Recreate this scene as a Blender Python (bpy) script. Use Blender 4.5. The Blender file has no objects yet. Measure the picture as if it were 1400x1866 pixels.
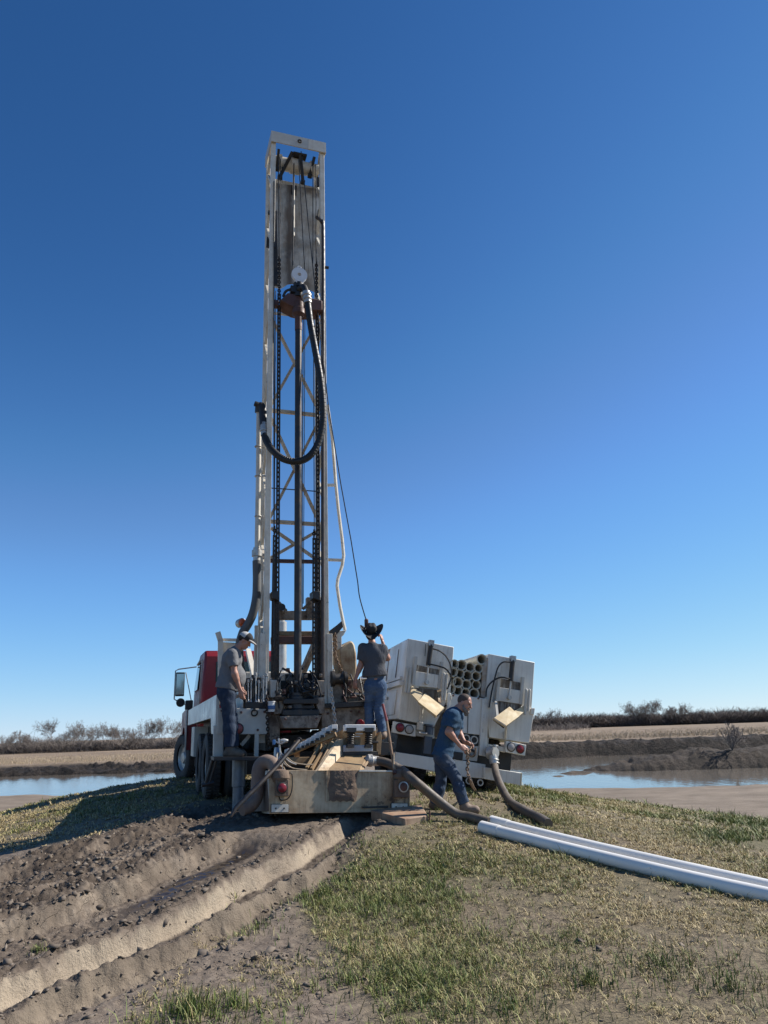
import bpy, math, random
import numpy as np
from mathutils import Vector, Matrix

# ------------------------------------------------------------------ camera, sky, sun, exposure
S = bpy.context.scene
FPX, CX, CY = 1320.0, 700.0, 933.0            # focal length and centre, in pixels of a 1400 x 1866 frame
PITCH, ROLL, EYE = 16.66, -1.9, 1.6
cam = bpy.data.cameras.new('camera')
cam.sensor_fit = 'VERTICAL'; cam.sensor_height = 36.0; cam.lens = FPX / 1866.0 * 36.0
cam.clip_start = 0.05; cam.clip_end = 6000
camo = bpy.data.objects.new('camera', cam); S.collection.objects.link(camo)
camo.matrix_world = (Matrix.Translation((0, 0, EYE)) @ Matrix.Rotation(math.radians(90 + PITCH), 4, 'X')
                     @ Matrix.Rotation(math.radians(ROLL), 4, 'Z'))
S.camera = camo
EXPO = 0.6
SUN_EL, SUN_AZ = math.radians(40), math.radians(72)     # azimuth from +Y towards +X
wd = bpy.data.worlds.new("World"); S.world = wd; wd.use_nodes = True
nt = wd.node_tree; sky = nt.nodes.new('ShaderNodeTexSky'); sky.sky_type = 'NISHITA'
sky.sun_disc = False; sky.sun_elevation = SUN_EL; sky.sun_rotation = SUN_AZ
sky.altitude = 3000; sky.air_density = 1.0; sky.dust_density = 0.0; sky.ozone_density = 5.0
def vscale(k):
    n = nt.nodes.new('ShaderNodeVectorMath'); n.operation = 'SCALE'; n.inputs['Scale'].default_value = k; return n
bg = nt.nodes['Background']; bg.inputs['Strength'].default_value = 0.1
k1 = vscale(0.101); k2 = vscale(10.0 / 2 ** EXPO); cv = nt.nodes.new('ShaderNodeRGBCurve')      # the phone's deeper, richer blue
for ci, pts in enumerate((((0, 0), (.045, .024), (.072, .060), (.083, .082), (.098, .115), (.141, .170), (.30, .36), (.462, .515), (1, .85)),
                          ((0, 0), (.089, .097), (.135, .178), (.155, .222), (.180, .265), (.27, .418), (.45, .61), (.693, .776), (1, .92)),
                          ((0, 0), (.198, .288), (.323, .52), (.376, .61), (.527, .85), (.863, .956), (1, .98)))):
    c = cv.mapping.curves[ci]
    c.points[0].location = pts[0]; c.points[1].location = pts[-1]
    for p_ in pts[1:-1]: c.points.new(*p_)
cv.mapping.update()
nt.links.new(sky.outputs[0], k1.inputs[0]); nt.links.new(k1.outputs[0], cv.inputs['Color'])
nt.links.new(cv.outputs[0], k2.inputs[0]); nt.links.new(k2.outputs[0], bg.inputs['Color'])
sl = bpy.data.lights.new('sun', 'SUN'); sl.energy = 4.7; sl.angle = math.radians(0.5); sl.color = (1.0, 0.955, 0.885)
so = bpy.data.objects.new('sun', sl); S.collection.objects.link(so)
SUN_DIR = Vector((math.cos(SUN_EL) * math.sin(SUN_AZ), math.cos(SUN_EL) * math.cos(SUN_AZ), math.sin(SUN_EL)))
so.rotation_euler = (-SUN_DIR).to_track_quat('-Z', 'Y').to_euler(); so.location = (0, 0, 30)
S.view_settings.view_transform = 'Standard'; S.view_settings.look = 'None'
S.view_settings.exposure = EXPO; S.view_settings.gamma = 1.0
S.render.film_transparent = False
S.cycles.max_bounces = 6; S.cycles.use_denoising = True

# ------------------------------------------------------------------ helpers
COL = S.collection
RNG = np.random.default_rng(7); random.seed(7)
R3 = camo.matrix_world.to_3x3()
def ray(px, py):
    return (R3 @ Vector(((px - CX) / FPX, -(py - CY) / FPX, -1.0)))
def at(px, py, D):
    r = ray(px, py); return Vector((0, 0, EYE)) + r * (D / r.y)

class Frame:
    """a thing's own axes: u right, v forward, w up"""
    def __init__(self, loc, yaw=0, roll=0, pitch=0):
        self.m = (Matrix.Translation(loc) @ Matrix.Rotation(math.radians(yaw), 4, 'Z')
                  @ Matrix.Rotation(math.radians(pitch), 4, 'X') @ Matrix.Rotation(math.radians(roll), 4, 'Y'))
        self.i = self.m.inverted()
        self.o = self.i @ Vector((0, 0, EYE))
    def p(self, px, py, v=0.0, axis=1):
        d = self.i.to_3x3() @ ray(px, py)
        t = (v - self.o[axis]) / d[axis]
        return self.o + d * t
    def w(self, q): return self.m @ Vector(q)
    def l(self, q): return self.i @ Vector(q)

class MB:
    """collects solids and builds them as one mesh object"""
    def __init__(self): self.v = []; self.f = []
    def add(self, vs, fs):
        n = len(self.v); self.v += [tuple(q) for q in vs]; self.f += [tuple(i + n for i in f) for f in fs]; return self
    def hexa(self, a, b):
        """two quads a (4 pts, near) and b (4 pts, far)"""
        return self.add(list(a) + list(b), [(0, 1, 2, 3), (7, 6, 5, 4), (0, 4, 5, 1), (1, 5, 6, 2), (2, 6, 7, 3), (3, 7, 4, 0)])
    def box(self, c, s, rot=None):
        c = Vector(c); hx, hy, hz = s[0] / 2, s[1] / 2, s[2] / 2
        P = [Vector(q) for q in ((-hx, -hy, -hz), (hx, -hy, -hz), (hx, -hy, hz), (-hx, -hy, hz), (-hx, hy, -hz), (hx, hy, -hz), (hx, hy, hz), (-hx, hy, hz))]
        if rot is not None: P = [rot @ q for q in P]
        P = [q + c for q in P]; return self.hexa(P[:4], P[4:])
    def bb(self, x0, x1, y0, y1, z0, z1):
        return self.box(((x0 + x1) / 2, (y0 + y1) / 2, (z0 + z1) / 2), (abs(x1 - x0), abs(y1 - y0), abs(z1 - z0)))
    def beam(self, a, b, w, h=None, up=(0, 0, 1)):
        a, b = Vector(a), Vector(b); h = h or w; d = (b - a).normalized(); up = Vector(up)
        if abs(d.dot(up)) > .98: up = Vector((0, 1, 0))
        s = d.cross(up).normalized(); t = s.cross(d).normalized()
        q = [(-1, -1), (1, -1), (1, 1), (-1, 1)]
        A = [a + s * (i * w / 2) + t * (j * h / 2) for i, j in q]; B = [b + s * (i * w / 2) + t * (j * h / 2) for i, j in q]
        return self.hexa(A, B)
    def tube(self, pts, r, n=10, caps=True):
        pts = [Vector(q) for q in pts]; m = len(pts); rs = r if hasattr(r, '__len__') else [r] * m
        t0 = (pts[1] - pts[0]).normalized(); ref = Vector((0, 0, 1)) if abs(t0.z) < .9 else Vector((0, 1, 0))
        s = t0.cross(ref).normalized(); base = len(self.v); vs = []
        for i, q in enumerate(pts):
            t = (pts[min(i + 1, m - 1)] - pts[max(i - 1, 0)]).normalized()
            s = (s - t * s.dot(t)).normalized(); k = t.cross(s)
            for j in range(n):
                a = 2 * math.pi * j / n; vs.append(q + (s * math.cos(a) + k * math.sin(a)) * rs[i])
        fs = [(i * n + j, i * n + (j + 1) % n, (i + 1) * n + (j + 1) % n, (i + 1) * n + j) for i in range(m - 1) for j in range(n)]
        if caps: fs += [tuple(range(n - 1, -1, -1)), tuple((m - 1) * n + j for j in range(n))]
        return self.add(vs, fs)
    def pipe(self, a, b, ro, ri, n=24):
        """open hollow pipe"""
        a, b = Vector(a), Vector(b); d = (b - a).normalized(); ref = Vector((0, 0, 1)) if abs(d.z) < .9 else Vector((0, 1, 0))
        s = d.cross(ref).normalized(); k = d.cross(s); vs = []
        for q, r in ((a, ro), (b, ro), (b, ri), (a, ri)):
            for j in range(n):
                t = 2 * math.pi * j / n; vs.append(q + (s * math.cos(t) + k * math.sin(t)) * r)
        fs = [(e * n + j, e * n + (j + 1) % n, ((e + 1) % 4) * n + (j + 1) % n, ((e + 1) % 4) * n + j) for e in range(4) for j in range(n)]
        return self.add(vs, fs)
    def lathe(self, c, axis, prof, n=24, caps=True):
        """prof: [(distance along axis, radius)]"""
        c = Vector(c); d = Vector(axis).normalized(); ref = Vector((0, 0, 1)) if abs(d.z) < .9 else Vector((0, 1, 0))
        s = d.cross(ref).normalized(); k = d.cross(s); vs = []
        for h, r in prof:
            for j in range(n):
                t = 2 * math.pi * j / n; vs.append(c + d * h + (s * math.cos(t) + k * math.sin(t)) * max(r, 1e-4))
        m = len(prof)
        fs = [(i * n + j, i * n + (j + 1) % n, (i + 1) * n + (j + 1) % n, (i + 1) * n + j) for i in range(m - 1) for j in range(n)]
        if caps: fs += [tuple(range(n - 1, -1, -1)), tuple((m - 1) * n + j for j in range(n))]
        return self.add(vs, fs)
    def prism(self, poly, d):
        """polygon of 3-D points swept by vector d"""
        P = [Vector(q) for q in poly]; d = Vector(d); n = len(P)
        return self.add(P + [q + d for q in P], [tuple(range(n)), tuple(range(2 * n - 1, n - 1, -1))] + [(i, i + n, (i + 1) % n + n, (i + 1) % n) for i in range(n)])
    def torus(self, c, axis, R, r, n=20, m=8):
        c = Vector(c); d = Vector(axis).normalized(); ref = Vector((0, 0, 1)) if abs(d.z) < .9 else Vector((0, 1, 0))
        s = d.cross(ref).normalized(); k = d.cross(s); vs = []
        for i in range(n):
            a = 2 * math.pi * i / n; e = s * math.cos(a) + k * math.sin(a)
            for j in range(m):
                b = 2 * math.pi * j / m; vs.append(c + e * (R + r * math.cos(b)) + d * (r * math.sin(b)))
        return self.add(vs, [(i * m + j, i * m + (j + 1) % m, ((i + 1) % n) * m + (j + 1) % m, ((i + 1) % n) * m + j) for i in range(n) for j in range(m)])
    def chain(self, pts, L=.05, wire=.007, wid=.03):
        """a welded link chain along a path"""
        pts = [Vector(q) for q in pts]; acc = 0; k = 0
        seg = [(pts[i], pts[i + 1]) for i in range(len(pts) - 1)]
        for a, b in seg:
            ln = (b - a).length; d = (b - a).normalized()
            while acc < ln:
                c = a + d * acc; ref = Vector((0, 1, 0)) if abs(d.y) < .8 else Vector((1, 0, 0))
                s = d.cross(ref).normalized(); q = s.cross(d)
                e = s if k % 2 else q
                loop = [c + d * (L * .5 * math.sin(t)) + e * (wid * .5 * math.cos(t)) for t in [2 * math.pi * i / 8 for i in range(9)]]
                self.tube(loop, wire, 5, False); acc += L * .72; k += 1
            acc -= ln
        return self
    def build(self, name, m, parent=None, bevel=0, smooth=True, loc=None, angle=35):
        me = bpy.data.meshes.new(name); me.from_pydata(self.v, [], self.f); me.update()
        return finish(name, me, m, parent, bevel, smooth, loc, angle)

def finish(name, me, m, parent=None, bevel=0, smooth=True, loc=None, angle=35):
    ob = bpy.data.objects.new(name, me); COL.objects.link(ob)
    for x in (m if isinstance(m, (list, tuple)) else [m]): me.materials.append(x)
    if smooth:
        me.polygons.foreach_set('use_smooth', [True] * len(me.polygons)); me.set_sharp_from_angle(angle=math.radians(angle))
    if bevel:
        b = ob.modifiers.new('bevel', 'BEVEL'); b.width = bevel; b.segments = 2; b.limit_method = 'ANGLE'; b.angle_limit = math.radians(40)
    if parent is not None: ob.parent = parent
    if loc is not None: ob.location = loc
    return ob

def np_mesh(name, V, F, m, parent=None, smooth=False, attrs=None, fmat=None, loc=None):
    """F: int array (k,3) or (k,4)"""
    me = bpy.data.meshes.new(name); V = np.asarray(V, np.float32); F = np.asarray(F, np.int32); k = F.shape[1]
    me.vertices.add(len(V)); me.vertices.foreach_set('co', V.ravel())
    me.loops.add(F.size); me.loops.foreach_set('vertex_index', F.ravel())
    me.polygons.add(len(F)); me.polygons.foreach_set('loop_start', np.arange(0, F.size, k, dtype=np.int32))
    if fmat is not None: me.polygons.foreach_set('material_index', np.asarray(fmat, np.int32))
    if smooth: me.polygons.foreach_set('use_smooth', np.ones(len(F), bool))
    me.update(calc_edges=True); me.validate()
    for an, (typ, dom, dat) in (attrs or {}).items():
        a = me.attributes.new(an, typ, dom)
        a.data.foreach_set('color' if 'COLOR' in typ else ('vector' if 'VECTOR' in typ else 'value'), np.asarray(dat, np.float32).ravel())
    ob = bpy.data.objects.new(name, me); COL.objects.link(ob)
    for x in (m if isinstance(m, (list, tuple)) else [m]): me.materials.append(x)
    if parent is not None: ob.parent = parent
    if loc is not None: ob.location = loc
    return ob

def tag(o, label=None, cat=None, group=None, kind=None):
    if label: o['label'] = label
    if cat: o['category'] = cat
    if group: o['group'] = group
    if kind: o['kind'] = kind
    return o
def thing(name, label, cat, m=None, group=None):
    o = bpy.data.objects.new(name, None); COL.objects.link(o); o.empty_display_size = .2
    if m is not None: o.matrix_world = m
    return tag(o, label, cat, group)

# ------------------------------------------------------------------ noise
def _hash(ix, iy, seed):
    h = (ix.astype(np.int64) * 374761393 + iy.astype(np.int64) * 668265263 + seed * 1442695041) & 0xFFFFFFFF
    h = ((h ^ (h >> 13)) * 1274126177) & 0xFFFFFFFF
    return ((h ^ (h >> 16)) & 0xFFFFFF) / float(0xFFFFFF)
def vnoise(x, y, seed=0):
    ix, iy = np.floor(x), np.floor(y); fx, fy = x - ix, y - iy
    fx = fx * fx * (3 - 2 * fx); fy = fy * fy * (3 - 2 * fy); ix = ix.astype(np.int64); iy = iy.astype(np.int64)
    a, b = _hash(ix, iy, seed), _hash(ix + 1, iy, seed); c, d = _hash(ix, iy + 1, seed), _hash(ix + 1, iy + 1, seed)
    return (a * (1 - fx) + b * fx) * (1 - fy) + (c * (1 - fx) + d * fx) * fy
def fbm(x, y, o=4, seed=0, g=.5):
    s = 0; a = 1; n = 0
    for i in range(o): s = s + a * (vnoise(x, y, seed + i * 17) - .5); n += a; a *= g; x = x * 2.03 + 7.1; y = y * 2.03 + 3.7
    return s / n * 2
def cells(x, y, seed=0):
    """distance to nearest and second nearest scattered point, and the cell's own random number"""
    ix, iy = np.floor(x).astype(np.int64), np.floor(y).astype(np.int64)
    d1 = np.full(x.shape, 9.); d2 = d1.copy(); idv = np.zeros(x.shape)
    for dx in (-1, 0, 1):
        for dy in (-1, 0, 1):
            jx, jy = ix + dx, iy + dy
            d = np.hypot(jx + _hash(jx, jy, seed) - x, jy + _hash(jx, jy, seed + 5) - y); c = _hash(jx, jy, seed + 9)
            m = d < d1; d2 = np.where(m, d1, np.minimum(d2, d)); idv = np.where(m, c, idv); d1 = np.where(m, d, d1)
    return d1, d2, idv
def sstep(a, b, x):
    t = np.clip((x - a) / (b - a), 0, 1); return t * t * (3 - 2 * t)

# ------------------------------------------------------------------ materials
def N(t, typ, **kw):
    n = t.nodes.new(typ)
    for k, v in kw.items():
        if k in n.inputs.keys(): n.inputs[k].default_value = v
        else: setattr(n, k, v)
    return n
def ramp(t, fac, stops):
    n = t.nodes.new('ShaderNodeValToRGB'); e = n.color_ramp.elements
    while len(e) < len(stops): e.new(.5)
    for el, (p, c) in zip(e, stops): el.position = p; el.color = c if len(c) == 4 else (*c, 1)
    t.links.new(fac, n.inputs[0]); return n.outputs[0]
def mixc(t, fac, a, b, mode='MIX'):
    n = t.nodes.new('ShaderNodeMix'); n.data_type = 'RGBA'; n.blend_type = mode
    for s, v in ((0, fac), (6, a), (7, b)):
        if hasattr(v, 'is_linked') or hasattr(v, 'links'): t.links.new(v, n.inputs[s])
        else: n.inputs[s].default_value = v if s == 0 else ((*v, 1) if len(v) == 3 else v)
    return n.outputs[2]
def noise(t, scale, detail=4, vec=None, rough=.55, stretch=None, dist=0):
    n = N(t, 'ShaderNodeTexNoise', Scale=scale, Detail=detail, Roughness=rough, Distortion=dist)
    if vec is None: vec = t.nodes.new('ShaderNodeTexCoord').outputs['Object']
    if stretch:
        mp = t.nodes.new('ShaderNodeMapping'); mp.inputs['Scale'].default_value = stretch; t.links.new(vec, mp.inputs[0]); vec = mp.outputs[0]
    t.links.new(vec, n.inputs['Vector']); return n.outputs['Fac']
def base_mat(name):
    m = bpy.data.materials.new(name); m.use_nodes = True; t = m.node_tree
    return m, t, t.nodes['Principled BSDF']
def bump(t, b, h, strength=.3, dist=.02):
    n = N(t, 'ShaderNodeBump', Strength=strength, Distance=dist); t.links.new(h, n.inputs['Height']); t.links.new(n.outputs[0], b.inputs['Normal'])
def paint(name, col, rough=.5, metal=0, dirt=None, amt=.5, scale=6, streak=None, samt=.5, sthr=.55, bmp=.15, spots=None, pthr=.66, var=.12):
    """painted or bare surface with patchy dirt, runs down the face and chips"""
    m, t, b = base_mat(name); L = t.links
    c = mixc(t, noise(t, scale * .5, 5), tuple(x * (1 - var) for x in col), tuple(min(1, x * (1 + var)) for x in col))
    if dirt:
        f = ramp(t, noise(t, scale, 8, rough=.65), [(.39, (0, 0, 0)), (.64, (amt, amt, amt))]); c = mixc(t, f, c, dirt)
    if streak:
        f = ramp(t, noise(t, 1, 8, stretch=(24, 24, 1.5), rough=.75), [(sthr - .06, (0, 0, 0)), (sthr + .12, (samt, samt, samt))]); f = mixc(t, ramp(t, noise(t, scale * .6, 4), [(.38, (0, 0, 0)), (.62, (1, 1, 1))]), (0, 0, 0), f); c = mixc(t, f, c, streak)
    if spots:
        f = ramp(t, noise(t, scale * 5, 6, rough=.75), [(pthr - .09, (0, 0, 0)), (pthr - .04, (1, 1, 1))]); f = mixc(t, ramp(t, noise(t, scale * .9, 5, rough=.6), [(.46, (0, 0, 0)), (.62, (1, 1, 1))]), (0, 0, 0), f); c = mixc(t, f, c, spots)
    L.new(c, b.inputs['Base Color']); b.inputs['Metallic'].default_value = metal
    r = ramp(t, noise(t, scale * 2, 4), [(.3, (max(rough - .12, .05),) * 3), (.7, (min(rough + .15, 1),) * 3)]); L.new(r, b.inputs['Roughness'])
    if bmp: bump(t, b, noise(t, scale * 6, 5), bmp, .006)
    return m

# ------------------------------------------------------------------ the lie of the land
PAD = .55                                                     # ground height under the drill rig
CTRL = np.array([
 (0,0,0),(-5,0,-.1),(5,0,-.05),(0,-12,-.2),(-12,-6,-.4),(12,-6,-.5),(0,4.5,.05),(-3.5,5.5,.02),(4,5.5,.0),(8,6,-.25),(-7,7,-.1),(0,7.5,.25),(3,8.5,.22),(6,9.5,-.02),
 (0,10,.52),(-2,10,.52),(-3.5,10,.4),(-5.5,10.5,.15),(-8.5,11.5,-.15),(-13,11,-.8),(-1.5,12,.56),(-3,13,.55),(-1.5,15,.6),(-4,16,.55),(-5,19,.62),(-3,20,.5),
 (-7,16,.28),(-9,20,.05),(-7,23,.2),(-13,18,-.85),(-13,26,-1.1),(-19,20,-1.6),(-9,32,-1.3),(-16,38,-1.8),
 (1.4,11,.52),(.6,13.3,.62),(2.8,13.3,.28),(.2,17,.62),(2.5,17,.28),(-.5,21,.5),(2,22,.1),(4.2,12,.12),(4.6,16,.0),(7,14,-.35),(10,13,-.6),(9,20,-.9),(5,23,-.7),
 (13,12,-.85),(14,20,-1.45),(12,8,-.5),(0,28,-.7),(3,33,-1.5),(10,30,-1.75),(0,40,-1.85),(22,28,-1.85),(24,16,-1.7),(-28,28,-1.85),(-26,12,-1.7),(-36,40,-1.85),(36,40,-1.85),(-34,0,-1.7),(34,0,-1.7)], float)
def _U(d2): return np.where(d2 > 1e-9, d2 * np.log(np.maximum(d2, 1e-9)), 0)
_n = len(CTRL); _K = _U(((CTRL[:, None, :2] - CTRL[None, :, :2]) ** 2).sum(-1)) + np.eye(_n) * .6
_P = np.c_[np.ones(_n), CTRL[:, :2]]; _A = np.block([[_K, _P], [_P.T, np.zeros((3, 3))]])
_W = np.linalg.solve(_A, np.r_[CTRL[:, 2], np.zeros(3)])
WATER = -2.0
def base_h(x, y):
    x = np.asarray(x, float); y = np.asarray(y, float); z = _W[_n] + _W[_n + 1] * x + _W[_n + 2] * y
    for i in range(_n): z = z + _W[i] * _U((x - CTRL[i, 0]) ** 2 + (y - CTRL[i, 1]) ** 2)
    return z
def far_h(x, y):
    """shores, pond bed, spoil banks, fields"""
    near = 45 + 3.0 * fbm(x / 15, y / 40, 3, 3) - 2.2 * sstep(0, 30, x) + 7 * sstep(-16, -26, x)
    far = 80 + 2.0 * fbm(x / 12, y / 60, 3, 5) + 4 * sstep(0, 40, x)
    z = np.full(np.shape(x), -1.86) + .05 * fbm(x / 3, y / 3, 3, 8)
    z = z - 1.0 * sstep(near - 1.2, near + 3, y) + .04 * fbm(x / 1.3, y / 1.3, 3, 21) * sstep(near - 6, near, y)
    ford = sstep(-21, -17, x + 1.5 * fbm(x / 4, y / 6, 3, 45)) * (1 - sstep(1, 5, x)); z = z + ford * np.clip(-1.78 + .12 * fbm(x / 2, y / 2, 3, 47) - z, 0, 2)
    lump = fbm(x / 2.2, y / 2.2, 4, 11); lump2 = fbm(x / .8, y / .8, 3, 13)
    R = sstep(-8, 12, x)                                       # the right-hand bank is higher
    lump3 = fbm(x / .32, y / .4, 3, 15)
    bank = (2.3 * R + .95 * (1 - R)) * (1 + .10 * lump) + .26 * lump2 + .16 * lump3 + .10 * lump * (1 - R)
    top = bank * sstep(far - .8, far + 2.6, y)
    ridge2 = (1 - R) * .5 * np.exp(-((y - far - 1.5) / .9) ** 2) * (1 + lump) + (1 - R) * (.55 + .2 * lump + .2 * lump2) * np.exp(-((y - far - 9) / 1.6) ** 2)
    field = (-1.25 + .72 * R) - np.minimum(np.maximum(y - 95, 0), 330) * (.0078 * (1 - R) + .0026 * R) + .1 * fbm(x / 30, y / 30, 2, 31)
    z = np.maximum(z + top + ridge2, z)
    z = z + (field - z) * sstep(far + 5 + 4 * (1 - R) * 1.6, far + 10 + 7 * (1 - R), y)
    # muddy spit in the right-hand pond
    ix = (x - 31) / 17.5; iy = (y - 60 - 1.5 * fbm(x / 9, x * 0, 2, 41)) / 4.6
    isl = 2.25 * np.clip(1 - ix ** 2 - iy ** 2, 0, 1) ** .55 * (1 + .25 * lump) + (.2 * lump2 + .12 * lump3) * (np.hypot(ix, iy) < 1)
    z = np.maximum(z, np.where(np.hypot(ix, iy) < 1.05, -2.85 + isl, -9))
    for bx, by, br, bh in ((11.6, 54.5, 1.7, .95), (13.6, 57, 3.2, 1.0), (9.4, 60, 2.4, .9)):
        d = np.hypot((x - bx) / br, (y - by) / (br * .55)); z = np.maximum(z, np.where(d < 1, -2.86 + bh * (1 - d ** 2) + .1 * lump2, -9))
    return z
def hills_h(x, y):
    r = np.hypot(x, y); w = sstep(26, 40, r + 2 * fbm(x / 7, y / 7, 2, 2))
    b = np.where(w < 1, base_h(np.clip(x, -40, 40), np.clip(y, -14, 42)), -1.9)
    return b * (1 - w) + far_h(x, y) * w
def ground_pt(px, py, it=25):
    r = ray(px, py); lo, hi = 1.5, 40.0
    for _ in range(it):
        m = (lo + hi) / 2; q = Vector((0, 0, EYE)) + r * (m / r.y)
        if q.z > float(base_h(q.x, q.y)): lo = m
        else: hi = m
    return Vector((0, 0, EYE)) + r * (lo / r.y)
# wheel ruts left by the rig, as runs over the ground (traced once, then kept as ground positions)
def run(pix): return np.array([tuple(ground_pt(*q))[:2] for q in pix])
RUT_A = run([(660, 1478), (624, 1503), (520, 1567), (400, 1628), (280, 1684), (150, 1740), (0, 1802), (-200, 1880)])
RUT_B = run([(640, 1530), (588, 1572), (470, 1640), (330, 1712), (200, 1775), (60, 1840), (-100, 1905)])
RUT_C = run([(455, 1512), (420, 1533), (330, 1572), (235, 1612), (120, 1655), (0, 1700), (-200, 1765)])
RUT_D = run([(400, 1478), (300, 1510), (180, 1545), (60, 1578), (-100, 1620)])
def along(x, y, P):
    """distance along and signed distance across a run (positive to its right-hand side in the picture)"""
    best = np.full(x.shape, 1e9); sg = np.zeros(x.shape); t_ = np.zeros(x.shape); acc = 0
    for a, b in zip(P[:-1], P[1:]):
        d = b - a; L = np.hypot(*d); u = np.clip(((x - a[0]) * d[0] + (y - a[1]) * d[1]) / L ** 2, 0, 1)
        ex, ey = x - a[0] - u * d[0], y - a[1] - u * d[1]; q = np.hypot(ex, ey); s = np.sign(d[0] * ey - d[1] * ex)
        m = q < best; best = np.where(m, q, best); sg = np.where(m, s, sg); t_ = np.where(m, acc + u * L, t_); acc += L
    return t_, best * sg, acc
def detail(x, y):
    """ruts and mud: (dz, mud, wall, dark, wet)"""
    wob = .10 * fbm(x * 1.3, y * 1.3, 2, 51) + .05 * fbm(x * 4, y * 4, 2, 53)
    lump = fbm(x * 2.6, y * 2.6, 4, 61); fine = fbm(x * 9, y * 9, 3, 63)
    tC, sC, LC = along(x, y, RUT_C)
    d1, d2, cid = cells(x * 8.0 + .5 * fine, y * 8.0 + .5 * lump, 3); clod = np.clip(d2 - d1, 0, .4) / .4
    d1b, d2b, cidb = cells(x * 19.0 + fine, y * 19.0, 13); clodb = np.clip(d2b - d1b, 0, .4) / .4
    dz = 0; wall = 0; dark = 0; wet = 0; clod = clod * 1.0
    crumb = np.clip(fbm(x * 6, y * 6, 4, 93) * 2.2, -.4, 1); plate = np.clip(cid - .45, 0, 1) * np.clip(clod * 3, 0, 1)
    tA, sA, LA = along(x, y, RUT_A); sA = sA + wob * .55
    tB, sB, LB = along(x, y, RUT_B); sB = sB + wob
    sC = sC + wob
    tD, sD, LD = along(x, y, RUT_D); sD = sD + wob * 1.5
    def trench(s, t, L, dep, w1, flat, w2, fade=.5):
        e = sstep(0, fade, t) * (1 - sstep(L - .05, L, t))
        return -dep * e * sstep(-w1, 0, s) * (1 - sstep(flat, flat + w2, s)), e
    zA, eA = trench(sA, tA, LA, .15, .08, .13, .28, .8)
    zB, eB = trench(sB, tB, LB, .14, .09, .10, .22, .9)
    zC, eC = trench(sC, tC, LC, .15, .16, .42, .45)
    zD, eD = trench(sD, tD, LD, .10, .25, .2, .5)
    dz = zA + zB + zC + zD
    lipA = eA * np.exp(-((sA + .17) / .075) ** 2); lipC = eC * np.exp(-((sC + .40) / .22) ** 2); lipD = eD * np.exp(-((sD + .5) / .25) ** 2)
    lipR = eA * np.exp(-((sA - .42) / .13) ** 2)
    dz = dz + lipA * (.02 + .02 * lump + .022 * crumb + .03 * plate + .02 * clodb * cidb) + lipC * (.035 + .03 * lump + .022 * crumb + .03 * plate) + lipD * (.03 + .03 * lump + .022 * crumb + .03 * plate) + lipR * (.012 + .03 * crumb)
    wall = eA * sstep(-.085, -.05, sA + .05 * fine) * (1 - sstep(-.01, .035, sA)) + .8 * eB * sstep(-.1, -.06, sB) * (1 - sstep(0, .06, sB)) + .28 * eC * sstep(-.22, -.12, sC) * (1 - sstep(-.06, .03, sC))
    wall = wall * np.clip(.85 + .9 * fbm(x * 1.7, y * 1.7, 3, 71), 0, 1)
    dark = np.clip(lipA * .8 + lipC * .5 + lipD * .5 + lipR * .6 + eA * sstep(0, .05, sA) * (1 - sstep(.2, .35, sA)) * .7 + eC * sstep(.05, .2, sC) * (1 - sstep(.5, .8, sC)) * .45 + eD * sstep(-.1, .1, sD) * (1 - sstep(.4, .8, sD)) * .8, 0, 1)  # dark soil; shadow along the rut lip is put into the colour too
    wet = eC * sstep(.04, .12, sC) * (1 - sstep(.26, .36, sC)) * sstep(.1, .4, tC) * (1 - sstep(1.9, 2.6, tC))
    # where the mud is: left of a wandering line, plus bare patches on the right
    edge = np.interp(y, [0, 4.2, 5.5, 7, 8.5, 9.6, 10.5, 12], [.9, .05, -.35, -.75, -.35, .1, .35, .4]) + .35 * fbm(x * .9, y * .9, 3, 81)
    mud = 1 - sstep(-.25, .25, x - edge)
    top = np.interp(x, [-14, -9, -6, -4, -2.6, 2], [11.2, 10.9, 10.6, 10.5, 12, 12]) + .5 * fbm(x * .7, y * .7, 2, 83)
    mud = mud * (1 - sstep(-.3, .5, y - top) * (x < -2.0))
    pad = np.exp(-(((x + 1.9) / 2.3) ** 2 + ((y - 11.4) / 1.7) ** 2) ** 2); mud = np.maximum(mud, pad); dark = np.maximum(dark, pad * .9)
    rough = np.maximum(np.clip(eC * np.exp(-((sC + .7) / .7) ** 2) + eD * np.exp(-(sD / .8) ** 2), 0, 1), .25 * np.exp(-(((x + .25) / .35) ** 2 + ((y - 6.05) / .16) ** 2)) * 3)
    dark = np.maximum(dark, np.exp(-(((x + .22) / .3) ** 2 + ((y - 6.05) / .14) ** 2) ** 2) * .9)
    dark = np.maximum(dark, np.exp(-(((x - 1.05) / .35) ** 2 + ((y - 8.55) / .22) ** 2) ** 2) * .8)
    flat = np.clip(1 - wet * 1.2, 0, 1)
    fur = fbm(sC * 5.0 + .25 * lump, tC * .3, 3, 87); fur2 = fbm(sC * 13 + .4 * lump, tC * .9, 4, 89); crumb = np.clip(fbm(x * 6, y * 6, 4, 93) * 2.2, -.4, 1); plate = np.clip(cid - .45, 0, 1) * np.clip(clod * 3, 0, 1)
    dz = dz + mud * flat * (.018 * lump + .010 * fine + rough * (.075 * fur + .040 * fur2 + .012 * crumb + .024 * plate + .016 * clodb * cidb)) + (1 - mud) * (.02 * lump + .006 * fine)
    mf = fbm(x * 22, y * 22, 3, 67); dz = dz + mud * flat * (.006 + .024 * np.clip(rough + dark, 0, 1)) * mf + mud * .012 * np.clip(rough + .3, 0, 1) * (1 - np.abs(fbm(x * 13, y * 13, 3, 69)) * 3)
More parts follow.
